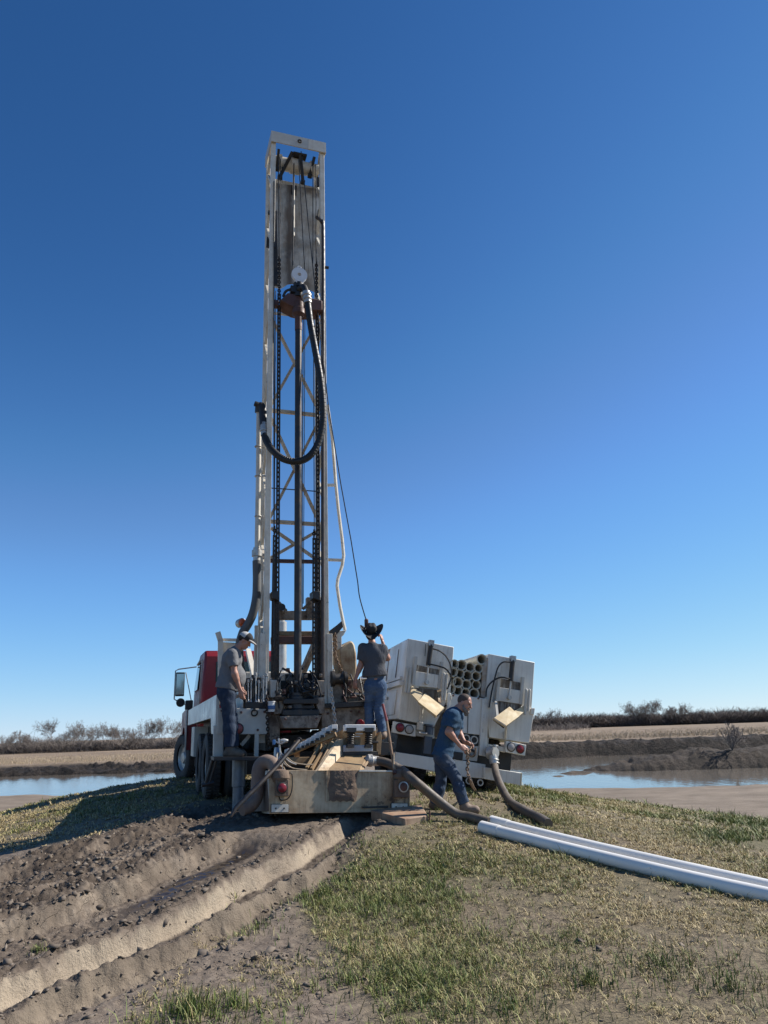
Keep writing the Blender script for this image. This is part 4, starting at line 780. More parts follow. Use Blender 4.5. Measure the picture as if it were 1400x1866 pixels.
cp = MB().lathe(tp(677, 1386, .35), (1, 0, -.05), [(-.10, .03), (-.06, .08), (.0, .085), (.02, .065), (.10, .065)], 18).tube([tp(678, 1386, .3), tp(678, 1377, .3)], .02, 8).build('cam_coupling', SHINY, tank)
# tools leaning on the tank
bar = thing('steel_bar', 'long grey steel pry bar leaning from the mud up against the tank', 'bar'); MB().tube([tp(421, 1488, -.25), tp(430, 1472, -.22), tp(500, 1402, .0), tp(546, 1348, .25)], [.016, .03, .03, .028], 12).tube([tp(546, 1348, .25), tp(547.5, 1346.5, .255)], .036, 12).build('bar_shaft', STEEL, bar)
for o in bar.children: o.data.transform(TK.m)
rk = thing('long_handled_tool', 'long wooden tool handle with red upper end leaning on the mud tank', 'tool'); hs = MB().tube([tp(705, 1314, .12), tp(713, 1365, .05), tp(719, 1404, -.03)], [.018, .019, .02], 10).build('handle', WOODH, rk)
rg_ = MB().tube([tp(697.5, 1283, .16), tp(705, 1314, .12)], [.019, .0195], 10).build('grip', REDW, rk); so_ = MB().tube([tp(719, 1404, -.03), tp(719.5, 1410, -.05)], .028, 10).build('socket', RUST, rk)
mb = MB().tube([tp(718, 1372, .0), tp(717.5, 1400, -.04)], .010, 6).build('cord', CORD, rk)
for o in rk.children: o.data.transform(TK.m)
# timber / rusty plate under the tank's right corner
PLANKM = paint('rusty_steel_plank', (.30, .17, .10), .7, dirt=(.42, .31, .21), amt=.8, scale=3, streak=(.09, .045, .03), samt=.7, sthr=.54, bmp=.4)
a = [ground_pt(676, 1489), ground_pt(738, 1506), ground_pt(781, 1499), ground_pt(768, 1478)]
pk = thing('rusty_plank', 'thick rusty brown plank wedged under the right corner of the mud tank', 'plank')
MB().hexa([Vector(p) + Vector((0, 0, -.04)) for p in (a[0], a[1], a[2], a[3])], [Vector(p) + Vector((0, 0, .085)) for p in (a[0], a[1], a[2], a[3])]).build('plank_board', PLANKM, pk, .012); MB().tube([a[2] + Vector((.01, -.02, -.02)), a[2] + Vector((.02, -.02, .14))], .010, 6).build('stake', RUST, pk)

# ------------------------------------------------------------------ support truck
q = at(832, 1440, 13.2); TR = Frame((q.x, q.y, q.z), 12, 9.5); dp = TR.p
def z6(X, Y, v=0.0): return dp(680 + X / 4.375, 1120 + Y / 4.375, v)
trk = thing('pipe_truck', 'white tilted service truck with two hoppers and a pipe rack between them, seen from behind', 'truck', TR.m)
TWHITE = paint('truck_white', (.74, .71, .63), .42, dirt=(.40, .36, .30), amt=.4, scale=1.6, streak=(.30, .22, .15), samt=.55, sthr=.55, spots=(.22, .12, .07), pthr=.72)
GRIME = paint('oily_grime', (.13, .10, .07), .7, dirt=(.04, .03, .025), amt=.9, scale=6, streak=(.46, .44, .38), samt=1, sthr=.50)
PLY = paint('raw_pale_board', (.58, .47, .29), .75, dirt=(.42, .28, .14), amt=.6, scale=5, bmp=.3)
def dpan(name, pts, v, th, m, bev=.008, par=None): return MB().prism([z6(x, y, v) for x, y in pts], (0, th, 0)).build(name, m, par or trk, bev)
for nm, pts in (('left', [(280, 190), (645, 258), (618, 640), (240, 560)]), ('right', [(925, 312), (1290, 380), (1265, 748), (895, 680)])):
    hp_ = dpan('hopper', pts, .06, 4.6, TWHITE, .01)
    a, b_ = z6(*pts[3], .06), z6(*pts[0], .06); c0 = a + (b_ - a) * .16
    for k, (d0, hgt) in enumerate(((.0, .05), (.07, .05))): MB().beam((a.x - .02, .2, c0.z - d0), (a.x - .02, 4.6, c0.z - d0), .05, hgt, up=(1, 0, 0)).build('ledge', TWHITE, hp_)
    if nm == 'left': MB().prism([(b_.x - .004, 1.6, b_.z - .02), (b_.x - .004, 2.6, b_.z - .02), (b_.x + .03, 2.55, b_.z - .35), (b_.x + .03, 1.7, b_.z - .3)], (-.004, 0, 0)).build('rust_patch', paint('rusty_paint', (.42, .33, .25), .7, dirt=(.30, .12, .04), amt=.8, scale=4), hp_)
a = sa_ = z6(245, 556); b_ = sb_ = z6(200, 832); lx = min(a.x, b_.x)
body = MB().prism([(lx, .0, a.z), (lx, 0, b_.z), (z6(490, 893).x, 0, z6(490, 893).z), (z6(612, 640).x, 0, z6(612, 640).z)], (0, 4.8, 0)).build('side_body', TWHITE, trk, .01)
MB().prism([(lx - .012, .35, a.z - .08), (lx - .012, 1.9, a.z - .08), (lx - .012, 1.9, b_.z + .08), (lx - .012, .35, b_.z + .08)], (.012, 0, 0)).build('locker_door', TWHITE, body, .006)
MB().bb(lx - .06, lx + .3, -.02, 4.8, a.z - .03, a.z + .05).build('body_rail', TWHITE, body, .01)
dpan('side_body', [(895, 680), (1290, 750), (1245, 1025), (925, 978)], 0, 4.8, TWHITE, .01)
dpan('body_flange', [(1262, 745), (1292, 745), (1285, 798), (1255, 795)], -.03, 4.7, TWHITE, .006)
dpan('rear_door', [(612, 632), (898, 668), (872, 962), (600, 930)], -.02, .06, TWHITE); dpan('door_post', [(872, 668), (928, 672), (905, 1132), (846, 1122)], -.06, .09, TWHITE)
dpan('door_post', [(596, 622), (622, 626), (602, 900), (575, 890)], -.05, .08, TWHITE)
dpan('rack_post', [(872, 420), (925, 330), (898, 668), (858, 655)], .10, .5, paint('rust_run_plate', (.50, .45, .38), .6, dirt=(.34, .19, .09), amt=.85, scale=4, streak=(.25, .12, .06), samt=.8, sthr=.52))
for pts, lamps in ([(165, 850), (340, 882), (340, 974), (152, 940)], ((215, 900, LENS), (288, 915, CLEAR))), ([(1062, 1005), (1222, 1040), (1212, 1126), (1058, 1095)], ((1100, 1056, CLEAR), (1172, 1071, LENS))):
    lb = dpan('lamp_panel', pts, -.05, .10, TWHITE, .006)
    for X, Y, lm in lamps:
        q = z6(X, Y, -.052); MB().lathe(q, (0, -1, 0), [(0, .079), (.012, .079), (.016, .070)], 26).build('lamp_ring', BLACK, lb); MB().lathe(q + Vector((0, -.012, 0)), (0, -1, 0), [(0, .069), (.012, .052), (.018, 0)], 26).build('tail_lamp', LENS if lm is LENS else CLEAR, lb)
dpan('bumper', [(180, 1095), (492, 1142), (492, 1250), (165, 1190)], -.10, .16, TWHITE); dpan('bumper', [(885, 1215), (1190, 1262), (1184, 1362), (884, 1310)], -.16, .16, TWHITE)
dpan('tow_plate', [(640, 1150), (898, 1195), (888, 1310), (640, 1285)], -.08, .10, TWHITE); dpan('bumper_end', [(1178, 1262), (1190, 1262), (1184, 1362), (1172, 1358)], -.164, .17, PLY, .003)
dpan('frame_rail', [(880, 978), (925, 980), (920, 1030), (1060, 1060), (1055, 1100), (880, 1060)], .02, .1, PANEL); dpan('frame_rail', [(340, 878), (490, 900), (490, 990), (340, 965)], .06, .2, PANEL)
dpan('chassis', [(200, 930), (1110, 1100), (1090, 1300), (180, 1130)], .35, 4.5, BLACK)  # one solid dark mass set back below the body
dpan('dark_well_plate', [(640, 925), (855, 955), (848, 1045), (636, 1020)], .02, .03, BLACK); dpan('lower_door', [(640, 1030), (845, 1050), (830, 1170), (636, 1150)], -.02, .05, PANEL)  # flat black plate stands in for the shade inside the opening
for u in (z6(1075, 1300).x - .10, z6(1075, 1300).x - .40, -.55, -.85):
    for v in (.9, 2.2): wheel(trk, (u, v, .50), (1 if u > 0 else -1, 0, 0), .52, .26)
# gates, rams, guides, chutes
for gd, bd, gs, ram, hoses in (
    ([(335, 450), (525, 481), (515, 586), (322, 568)], [(345, 398), (532, 440), (526, 482), (336, 452)], ((342, 335, 320, 562), (548, 378, 522, 590)), (462, 240, 440, 405, 428, 540), (((478, 272), (530, 290), (580, 330), (615, 395), (625, 470), (612, 540), (592, 595)), ((455, 395), (520, 410), (575, 430), (615, 475), (618, 500)))),
    ([(1000, 578), (1182, 606), (1172, 712), (990, 686)], [(1008, 503), (1188, 545), (1182, 607), (1000, 579)], ((1008, 462, 985, 690), (1194, 498, 1174, 716)), (1113, 365, 1098, 530, 1085, 662), (((1100, 380), (1040, 378), (1000, 415), (975, 490), (950, 600), (925, 740)), ((1092, 512), (1020, 500), (955, 530), (910, 585), (900, 655))))):
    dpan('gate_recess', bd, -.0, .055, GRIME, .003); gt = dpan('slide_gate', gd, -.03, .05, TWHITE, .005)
    for x0, y0, x1, y1 in gs: MB().beam(z6(x0, y0, -.02), z6(x1, y1, -.02), .05, .06, up=(0, 1, 0)).build('gate_guide', PANEL, trk)
    rm = MB().tube([z6(ram[0], ram[1], -.07), z6(ram[2], ram[3], -.07)], .045, 14).lathe(z6(ram[0], ram[1] - 8, -.07), (0, 1, 0), [(-.03, .04), (.05, .04)], 10).build('gate_ram', BLACK, trk)
    MB().tube([z6(ram[2], ram[3], -.07), z6(ram[4], ram[5], -.07)], .017, 10).lathe(z6(ram[4], ram[5], -.07), (0, 1, 0), [(-.05, .035), (.05, .035)], 10).build('ram_rod', SHINY, rm)
    MB().box(z6(ram[0], ram[1] - 12, -.05), (.09, .12, .10)).build('ram_bracket', SHINY, rm)
    for h in hoses: MB().tube(clip_line([z6(x, y, -.12) for x, y in h], 6), .014, 8).build('ram_hose', RUBBER, rm)
for x0, y0, x1, y1 in ((270, 425, 256, 622), (298, 425, 280, 625), (567, 475, 545, 680), (589, 480, 570, 682), (948, 610, 928, 745), (1222, 600, 1210, 798), (1248, 604, 1236, 770)):
    MB().tube([z6(x0, y0, -.09), z6(x1, y1, -.09)], .026, 10).lathe(z6(x0, y0, -.09), z6(x0, y0, -.09) - z6(x1, y1, -.09), [(0, .026), (.02, .018), (.03, .0)], 10).beam(z6(x0, y0 + 30, -.09), z6(x0, y0 + 30, 0), .02).beam(z6(x1, y1 - 30, -.09), z6(x1, y1 - 30, 0), .02).build('locking_rod', PANEL, trk)
def plate(pts, th, name, m, par): 
    P = [z6(*p) for p in pts]; n_ = (P[1] - P[0]).cross(P[2] - P[0]).normalized(); n_ = n_ if n_.y > 0 else -n_; return MB().prism(P, n_ * th).build(name, m, par)
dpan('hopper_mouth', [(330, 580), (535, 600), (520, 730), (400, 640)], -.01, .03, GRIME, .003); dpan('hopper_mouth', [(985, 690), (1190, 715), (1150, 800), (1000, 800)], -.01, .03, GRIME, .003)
ch = plate([(415, 625, -.16), (570, 744, -.26), (505, 806, -.50), (360, 694, -.40)], .03, 'chute', PLY, trk); plate([(360, 694, -.40), (505, 806, -.50), (500, 824, -.48), (358, 712, -.38)], .03, 'chute_edge', PLY, ch)
plate([(568, 742, -.26), (505, 806, -.50), (500, 824, -.46), (570, 770, -.20)], .03, 'chute_edge', BLACK, ch); plate([(310, 566, -.05), (398, 632, -.16), (362, 692, -.38), (300, 625, -.15)], .02, 'chute_wing', PLY, ch); plate([(512, 600, -.05), (542, 596, -.05), (545, 705, -.2), (520, 690, -.2)], .02, 'chute_wing', OCHRE, ch)
ch = plate([(1090, 732, -.14), (1168, 808, -.24), (1056, 890, -.52), (958, 828, -.42)], .03, 'chute', PLY, trk); plate([(958, 828, -.42), (1056, 890, -.52), (1040, 908, -.46), (955, 842, -.36)], .03, 'chute_edge', BLACK, ch)
plate([(1126, 768, -.16), (1200, 727, -.07), (1212, 768, -.10), (1160, 812, -.22)], .02, 'chute_wing', PLY, ch); plate([(970, 680, -.04), (988, 685, -.04), (1002, 796, -.30), (985, 815, -.32)], .02, 'chute_wing', PANEL, ch)
MB().tube([z6(1060, 890, -.3), z6(1055, 985, -.06)], .02, 8).box(z6(1052, 960, -.05), (.05, .04, .12)).build('chute_stay', PANEL, trk); MB().tube([z6(388, 735, -.06), z6(375, 900, -.06)], .035, 10).lathe(z6(375, 885, -.06), (0, 0, 1), [(-.07, .06), (.05, .06), (.08, .03)], 12).build('drain_pipe', PANEL, trk)
MB().box(z6(432, 1040, -.05), (.13, .1, .28)).lathe(z6(450, 915, -.04), (0, 0, 1), [(-.08, .07), (.04, .07), (.05, .09), (.08, .09)], 14).build('pump_valve', paint('valve_blue_black', (.05, .07, .10), .5, dirt=(.1, .08, .06), amt=.5), trk); MB().tube([z6(365, 942, -.12), z6(430, 950, -.12)], .02, 8).build('valve_handle', SHINY, trk)
mb = MB().lathe(z6(945, 1100, -.16), (.5, -1, .1), [(-.10, .05), (-.06, .11), (-.02, .115), (.02, .09), (.10, .085)], 20).tube([z6(975, 1040, -.2), z6(990, 1150, -.22)], .022, 8).tube([z6(950, 1120, -.2), z6(965, 1185, -.22)], .075, 14).torus(z6(962, 1150, -.2), (.1, 0, 1), .078, .014, 16, 6).torus(z6(966, 1175, -.2), (.1, 0, 1), .078, .014, 16, 6)
mb.tube([z6(960, 1042, -.2), z6(995, 1050, -.2)], .02, 8).build('outlet_valve', SHINY, trk)
dpan('lower_fitting', [(640, 1090), (720, 1100), (715, 1165), (636, 1150)], -.10, .08, BLACK, .01); MB().torus(z6(790, 1105, -.05), (0, 1, 0), .05, .02, 18, 8).build('lower_port', BLACK, trk)
MB().torus(z6(765, 1325, -.10), (0, 1, 0), .05, .013, 18, 6).build('tow_ring', SHINY, trk); MB().torus(z6(855, 1340, -.10), (0, 1, 0), .045, .013, 18, 6).build('tow_ring', SHINY, trk)
# seams, hinges, latches
for X, Y0, Y1 in ((420, 235, 330), (760, 660, 945)): MB().beam(z6(X, Y0, -.03 if Y0 > 500 else .05), z6(X - 6, Y1, -.03 if Y0 > 500 else .05), .008, .012, up=(0, 1, 0)).build('panel_seam', BLACK, trk)
for X, Y in ((622, 660), (612, 780), (602, 890), (893, 700), (884, 810), (875, 925)): MB().tube([z6(X, Y - 16, -.05), z6(X - 1, Y + 16, -.05)], .014, 8).build('hinge', PANEL, trk)
for X, Y in ((640, 645), (700, 652), (770, 660), (840, 668), (580, 725), (905, 775), (878, 995), (770, 1235), (860, 1250), (660, 1180), (240, 870), (1090, 1015), (1205, 1040), (400, 1180), (300, 1150), (950, 1260), (1100, 1285)): MB().lathe(z6(X, Y, -.06 if Y > 1100 else -.03), (0, -1, 0), [(-.06, .016), (.012, .016), (.018, .010)], 8).build('bolt', RUST if (X + Y) % 3 else BLACK, trk)
for v in (1.1, 1.5): MB().box((lx - .02, v, (sa_.z + sb_.z) / 2 + .1), (.03, .12, .05)).build('latch', SHINY, body)
for v in (.75, 1.6, 2.6, 3.6): MB().bb(z6(240, 560).x - .004, z6(240, 560).x + .02, v, v + .012, sa_.z + .15, z6(280, 195).z - .1).build('panel_seam', RUST, trk)
# cab of the service truck, ahead of the body
MB().prism([(-.9, 5.4, .75), (-.9, 5.4, 2.3), (-.85, 6.8, 2.3), (-.95, 7.3, 1.5), (-.95, 8.6, 1.35), (-.95, 8.6, .6)], (1.8, 0, 0)).build('cab', TWHITE, trk, .04)
for u in (-.95, .95): wheel(trk, (u, 7.6, .50), (1 if u > 0 else -1, 0, 0), .50, .26)
# casing pipes in the rack
PVCD = paint('weathered_pvc', (.60, .56, .45), .5, dirt=(.30, .26, .19), amt=.5, scale=3, bmp=.1)
MUDIN = paint('pipe_inside', (.58, .50, .38), .7, dirt=(.36, .29, .21), amt=.7, scale=4)
tops = [(648, 395, 'top row, half hidden by the left hopper'), (706, 403, 'top full row, second from the left hopper'), (773, 420, 'top full row, third from the left hopper'), (842, 428, 'top full row, against the rusty post'), (866, 357, 'topmost and alone, lying above the others'),
        (637, 455, 'second row down, mostly hidden by the left hopper'), (693, 470, 'second row down, large ring second from left'), (754, 487, 'second row down, third from left'), (822, 490, 'second row down, dark brown inside, by the rusty post'),
        (626, 527, 'third row down, mostly hidden by the left hopper'), (677, 540, 'third row down, second from left'), (745, 557, 'third row down, third from left'), (823, 560, 'third row down, big ring by the rusty post'),
        (616, 590, 'bottom row, leftmost and half hidden'), (675, 605, 'bottom row, second from left'), (738, 622, 'bottom row, third from left just over the bald man'), (806, 630, 'bottom row, nearest the rusty post')]
for i, (X, Y, where) in enumerate(tops):
    v0 = .05 + .04 * ((i * 7) % 5) / 5 - (.0 if i != 4 else -.05); c0 = z6(X, Y, v0); r_o = .079 + .006 * ((i * 5) % 3)
    pp = thing('casing_pipe', 'pale casing pipe in the rack, ' + where, 'pipe', TR.m, 'pipes racked between the hoppers')
    MB().pipe(c0, c0 + Vector((0, 4.4, 0)), r_o, r_o * .83, 28).build('pipe_wall', PVCD, pp); MB().pipe(c0 + Vector((0, -.012, 0)), c0 + Vector((0, .1, 0)), r_o * 1.06, r_o * 1.0, 28).build('socket_end', PVCD, pp)
    MB().pipe(c0 + Vector((0, .02, 0)), c0 + Vector((0, 1.2, 0)), r_o * .828, r_o * .81, 24).build('inner_wall', MUDIN, pp)
for i, (X, Y, where) in enumerate(((683, 968, 'behind the man\'s back'), (744, 988, 'in the middle'), (808, 1000, 'nearest the white post'))):
    c0 = z6(X, Y, -.03); pp = thing('casing_pipe', 'grey pipe end in the low opening of the truck, ' + where, 'pipe', TR.m, 'pipes in the low opening'); MB().pipe(c0, c0 + Vector((0, .049, 0)), .07, .05, 24).build('pipe_wall', PANEL, pp); MB().lathe(c0 + Vector((0, .02, 0)), (0, 1, 0), [(0, .05), (.02, .05)], 20).build('inner_wall', BLACK, pp)  # black disc plugs each pipe end in place of its shaded inside

# ------------------------------------------------------------------ hoses and white pipes on the grass
HOSE = paint('brown_suction_hose', (.085, .066, .05), .6, dirt=(.16, .125, .09), amt=.6, scale=6, bmp=.3)
def gpt(px, py, up=0.0): p = ground_pt(px, py); return Vector((p.x, p.y, ground_z(p.x, p.y) + up))
h1 = thing('suction_hose', 'brown hose running from the mud tank past the walking man to the white pipes', 'hose', None, 'suction hoses')
A_ = [TK.w(tp(x, y, v)) for x, y, v in ((684, 1386, .35), (700, 1388.5, .28), (717, 1395, .18), (735, 1405, .06))]; B_ = [at(752, 1420, 9.70), at(775, 1439, 9.72), at(803, 1462, 9.75), at(832, 1483, 9.72), gpt(860, 1500, .06), gpt(893, 1507, .05)]
cl = clip_line(A_ + B_, 7); mb = MB().tube(cl, .058, 14)
mb.build('hose_tube', HOSE, h1)
h2 = thing('suction_hose', 'brown hose hanging from the truck outlet valve and curling down onto the grass', 'hose', None, 'suction hoses')
cl = clip_line([TR.w(z6(963, 1160, -.2)), TR.w(z6(970, 1200, -.21)), at(904.5, 1410, 12.5), at(914, 1435, 12.0), at(929, 1460, 11.4), gpt(950, 1484, .06), gpt(968, 1493, .055), gpt(985, 1500, .055), gpt(1000, 1509, .055)], 7); mb = MB().tube(cl, .06, 14)
mb.build('hose_tube', HOSE, h2)
PVC = paint('bright_white_pvc', (.80, .77, .71), .38, dirt=(.60, .57, .52), amt=.35, scale=3, bmp=.05)
def gpipe(a, b_, r, lab):
    """straight pipe resting on the ground, drooping with it a little"""
    P = []
    for i in range(25):
        p = a.lerp(b_, i / 24); P.append(Vector((p.x, p.y, 0)))
    z_ = np.array([ground_z(p.x, p.y) for p in P]); co = np.polyfit(np.linspace(0, 1, 25), z_, 3); z_ = np.polyval(co, np.linspace(0, 1, 25)) + r * .85
    P = [Vector((p.x, p.y, zz)) for p, zz in zip(P, z_)]
    o = thing('white_pipe', lab, 'pipe', None, 'white pipes lying on the grass')
    mb = MB(); n_ = 24; d_ = (P[1] - P[0]).normalized()
    mb.tube(P, r, n_, False); mb.build('pipe_wall', PVC, o); MB().pipe(P[0] - d_ * .03, P[0] + d_ * .24, r * 1.10, r * .97, 28).build('socket_end', PVC, o); MB().tube([P[0] + d_ * .05, P[0] + d_ * .3], r * .96, 20).build('inner_wall', MUDIN, o)
    return o
gpipe(ground_pt(882, 1517), ground_pt(1560, 1680), .064, 'front white plastic pipe on the grass, the nearer of the two')
gpipe(ground_pt(900, 1506), ground_pt(1560, 1664), .060, 'rear white plastic pipe on the grass, the farther of the two')

# ------------------------------------------------------------------ people: smooth bodies grown from a distance field
class SDF:
    def __init__(self, h=.0075): self.h = h; self.P = []
    def cap(self, a, b, ra, rb=None, k=.03, sq=None, cut=None):
        self.P.append(('c', np.array(a, float), np.array(b, float), ra, ra if rb is None else rb, k, sq, cut)); return self
    def ell(self, c, R, r, k=.03, cut=None):
        self.P.append(('e', np.array(c, float), np.array(R, float), np.array(r, float), None, k, None, cut)); return self
    def mesh(self, wrinkle=0, freq=26, seed=1, erase=()):
        h = self.h; lo = np.full(3, 1e9); hi = -lo
        for p in self.P:
            if p[0] == 'c': r = max(p[3], p[4]) * 1.35; m0, m1 = np.minimum(p[1], p[2]) - r, np.maximum(p[1], p[2]) + r
            else: r = p[3].max(); m0, m1 = p[1] - r, p[1] + r
            lo = np.minimum(lo, m0); hi = np.maximum(hi, m1)
        lo -= .05; hi += .05; n = np.ceil((hi - lo) / h).astype(int) + 1; F_ = np.full(n, .5, np.float32)
        for p in self.P:
            pad = .05 + p[5]
            if p[0] == 'c': r = max(p[3], p[4]) * 1.35; m0, m1 = np.minimum(p[1], p[2]) - r - pad, np.maximum(p[1], p[2]) + r + pad
            else: r = p[3].max(); m0, m1 = p[1] - r - pad, p[1] + r + pad
            i0 = np.clip(((m0 - lo) / h).astype(int), 0, n - 1); i1 = np.clip(((m1 - lo) / h).astype(int) + 2, 1, n)
            g = np.stack(np.meshgrid(*[lo[i] + h * np.arange(i0[i], i1[i]) for i in range(3)], indexing='ij'), -1)
            if p[0] == 'c':
                q = g - p[1]; ba = p[2] - p[1]
                if p[6] is not None: nn, s = np.array(p[6][0], float), p[6][1]; nn = nn / np.linalg.norm(nn); q = q + (q @ nn)[..., None] * nn * (1 / s - 1); ba = ba + nn * (ba @ nn) * (1 / s - 1)
                L2 = max(ba @ ba, 1e-9); t = np.clip((q @ ba) / L2, 0, 1); d = np.linalg.norm(q - t[..., None] * ba, axis=-1) - (p[3] + (p[4] - p[3]) * t)
                if p[6] is not None: d = d * min(1, p[6][1] + .15)
            else:
                q = (g - p[1]) @ p[2].T / p[3]; l = np.linalg.norm(q, axis=-1); d = (l - 1) * l / np.maximum(np.linalg.norm(q / p[3], axis=-1), 1e-6)
            if p[7] is not None:
                for pt, nn in p[7]: nn = np.array(nn, float); d = np.maximum(d, (g - np.array(pt)) @ (nn / np.linalg.norm(nn)))
            sl = tuple(slice(i0[i], i1[i]) for i in range(3)); o = F_[sl]; k = p[5]
            hh = np.clip(.5 + .5 * (o - d) / k, 0, 1); F_[sl] = (o * (1 - hh) + d * hh - k * hh * (1 - hh)).astype(np.float32)
        if wrinkle:
            g = [lo[i] + h * np.arange(n[i]) for i in range(3)]; X_, Y_, Z_ = np.meshgrid(*g, indexing='ij'); rg = np.random.default_rng(seed); w = 0
            for j in range(7):
                dr = rg.normal(0, 1, 3) * [.8, .8, 1.15]; ph = rg.uniform(0, 6.28); f = freq * rg.uniform(.6, 1.7)
                w = w + np.sin(f * (dr[0] * X_ + dr[1] * Y_ + dr[2] * Z_) + ph + 1.5 * np.sin(9 * Z_ + 7 * X_ + j))
            F_ = F_ + wrinkle * (w / 2.6).astype(np.float32)
        for er in erase:
            g = np.stack(np.meshgrid(*[lo[i] + h * np.arange(n[i]) for i in range(3)], indexing='ij'), -1); pt, nn = er; nn = np.array(nn, float); F_ = np.maximum(F_, ((g - np.array(pt)) @ (nn / np.linalg.norm(nn))).astype(np.float32))
        return nets(F_, lo, h)
def nets(F_, lo, h):
    s = F_ < 0; n = np.array(F_.shape); c = [(i, j, k) for i in (0, 1) for j in (0, 1) for k in (0, 1)]
    cs = np.stack([s[i:n[0] - 1 + i, j:n[1] - 1 + j, k:n[2] - 1 + k] for i, j, k in c], 0); act = cs.any(0) & ~cs.all(0)
    ids = np.full(act.shape, -1, np.int64); A = np.argwhere(act); ids[act] = np.arange(len(A)); acc = np.zeros((len(A), 3)); cnt = np.zeros(len(A))
    for e0 in range(8):
        for ax in range(3):
            if c[e0][ax] == 0:
                o0 = np.array(c[e0]); o1 = o0.copy(); o1[ax] = 1; p0, p1 = A + o0, A + o1; f0, f1 = F_[tuple(p0.T)], F_[tuple(p1.T)]; m = (f0 < 0) != (f1 < 0)
                t = np.where(m, f0 / np.where(m, f0 - f1, 1), 0); acc += np.where(m[:, None], p0 + (p1 - p0) * t[:, None], 0); cnt += m
    V = lo + h * acc / cnt[:, None]; Q = []
    for ax in range(3):
        a1, a2 = (ax + 1) % 3, (ax + 2) % 3; sl0 = [slice(None)] * 3; sl1 = [slice(None)] * 3; sl0[ax] = slice(0, -1); sl1[ax] = slice(1, None)
        E = np.argwhere(s[tuple(sl0)] != s[tuple(sl1)]); E = E[(E[:, a1] > 0) & (E[:, a2] > 0) & (E[:, a1] < n[a1] - 1) & (E[:, a2] < n[a2] - 1)]
        d1 = np.zeros(3, int); d1[a1] = 1; d2 = np.zeros(3, int); d2[a2] = 1
        q = np.stack([ids[tuple((E - d1 - d2).T)], ids[tuple((E - d2).T)], ids[tuple(E.T)], ids[tuple((E - d1).T)]], 1); fl_ = ~s[tuple(E.T)]; q[fl_] = q[fl_][:, ::-1]; Q.append(q)
    Q = np.concatenate(Q); return V, Q[(Q >= 0).all(1)]
def frame3(f, u):
    f = np.array(f, float); f /= np.linalg.norm(f); u = np.array(u, float); u = u - f * (u @ f); u /= np.linalg.norm(u); r = np.cross(f, u); return f, u, r
def arm(s, sh, el, wr, o=0.0, rs=(.054, .043, .036, .026), k=.03): s.cap(sh, el, rs[0] + o, rs[1] + o, k); s.cap(el, wr, rs[1] + o, rs[3] + o, k); m_ = el + (wr - el) * .3; s.cap(el, m_, rs[1] + o, rs[2] + .006 + o, k)
def hand(s, wr, d, palm, thumb, curl=.6, L=.185):
    """d along the hand, palm the way the palm faces, thumb the side the thumb is on"""
    d, p, t = frame3(d, palm)[0], np.array(palm, float), np.array(thumb, float); p = p - d * (p @ d); p /= np.linalg.norm(p); t = t - d * (t @ d) - p * (t @ p); t /= np.linalg.norm(t)
    pl = L * .52; s.cap(wr, wr + d * pl * .55, .026, .034, .02, (p, .55)); s.cap(wr + d * pl * .5 + t * .018, wr + d * pl + t * .02, .024, .020, .015, (p, .7)); s.cap(wr + d * pl * .5 - t * .018, wr + d * pl * .95 - t * .022, .024, .018, .015, (p, .7))
    for i, (o, l) in enumerate(((.030, .46), (.010, .52), (-.011, .48), (-.031, .38))):
        b = wr + d * pl * (.97 - .03 * abs(i - 1)) + t * o; dd = d; ln = L * l
        for j, (fr, r0, r1) in enumerate(((.42, .0102, .0094), (.32, .0094, .0086), (.26, .0086, .0072))):
            a_ = curl * (.55 + .35 * j) + .08 * i; dd = d * math.cos(a_ * (j + .6)) + p * math.sin(a_ * (j + .6)); e = b + dd * ln * fr; s.cap(b, e, r0, r1, .006); b = e
    b = wr + d * pl * .3 + t * .026; e = b + (d * .62 + t * .55 + p * .35) * .05; s.cap(b, e, .014, .011, .01); s.cap(e, e + (d * .85 + t * .1 + p * .45) * .036, .0105, .008, .006)
def head(s, c, f, u, k=.02, sc=1.0):
    f, u, r = frame3(f, u); R = np.stack([f, r, u]); E = lambda x, y, z: c + (f * x + r * y + u * z) * sc
    s.ell(E(-.012, 0, .03), R, np.array((.098, .077, .092)) * sc, k); s.ell(E(.022, 0, -.045), R, np.array((.068, .060, .075)) * sc, .03); s.cap(E(.055, 0, -.095), E(.045, 0, -.09), .028 * sc, .03 * sc, .03)
    s.cap(E(.086, 0, .012), E(.108, 0, -.028), .010 * sc, .014 * sc, .014); s.cap(E(.082, -.022, -.062), E(.082, .022, -.062), .009 * sc, .009 * sc, .01)
    s.cap(E(.076, -.04, .028), E(.076, .04, .028), .012 * sc, .012 * sc, .014)
    for sg in (-1, 1): s.ell(E(-.008, sg * .078, -.012), R, np.array((.020, .010, .032)) * sc, .006); s.cap(E(.058, sg * .035, -.03), E(.05, sg * .045, -.035), .02 * sc, .02 * sc, .02)
    return E
def put(name, s, m, par, **kw):
    V, Q = s.mesh(**kw); ob = np_mesh(name, V, Q, m, None, smooth=True); top = par
    while top.parent: top = top.parent
    ob.data.transform(top.matrix_basis.inverted()); ob.parent = par; return ob
SKIN = paint('sunburnt_skin', (.40, .20, .135), .5, dirt=(.34, .15, .10), amt=.4, scale=9, bmp=.1)
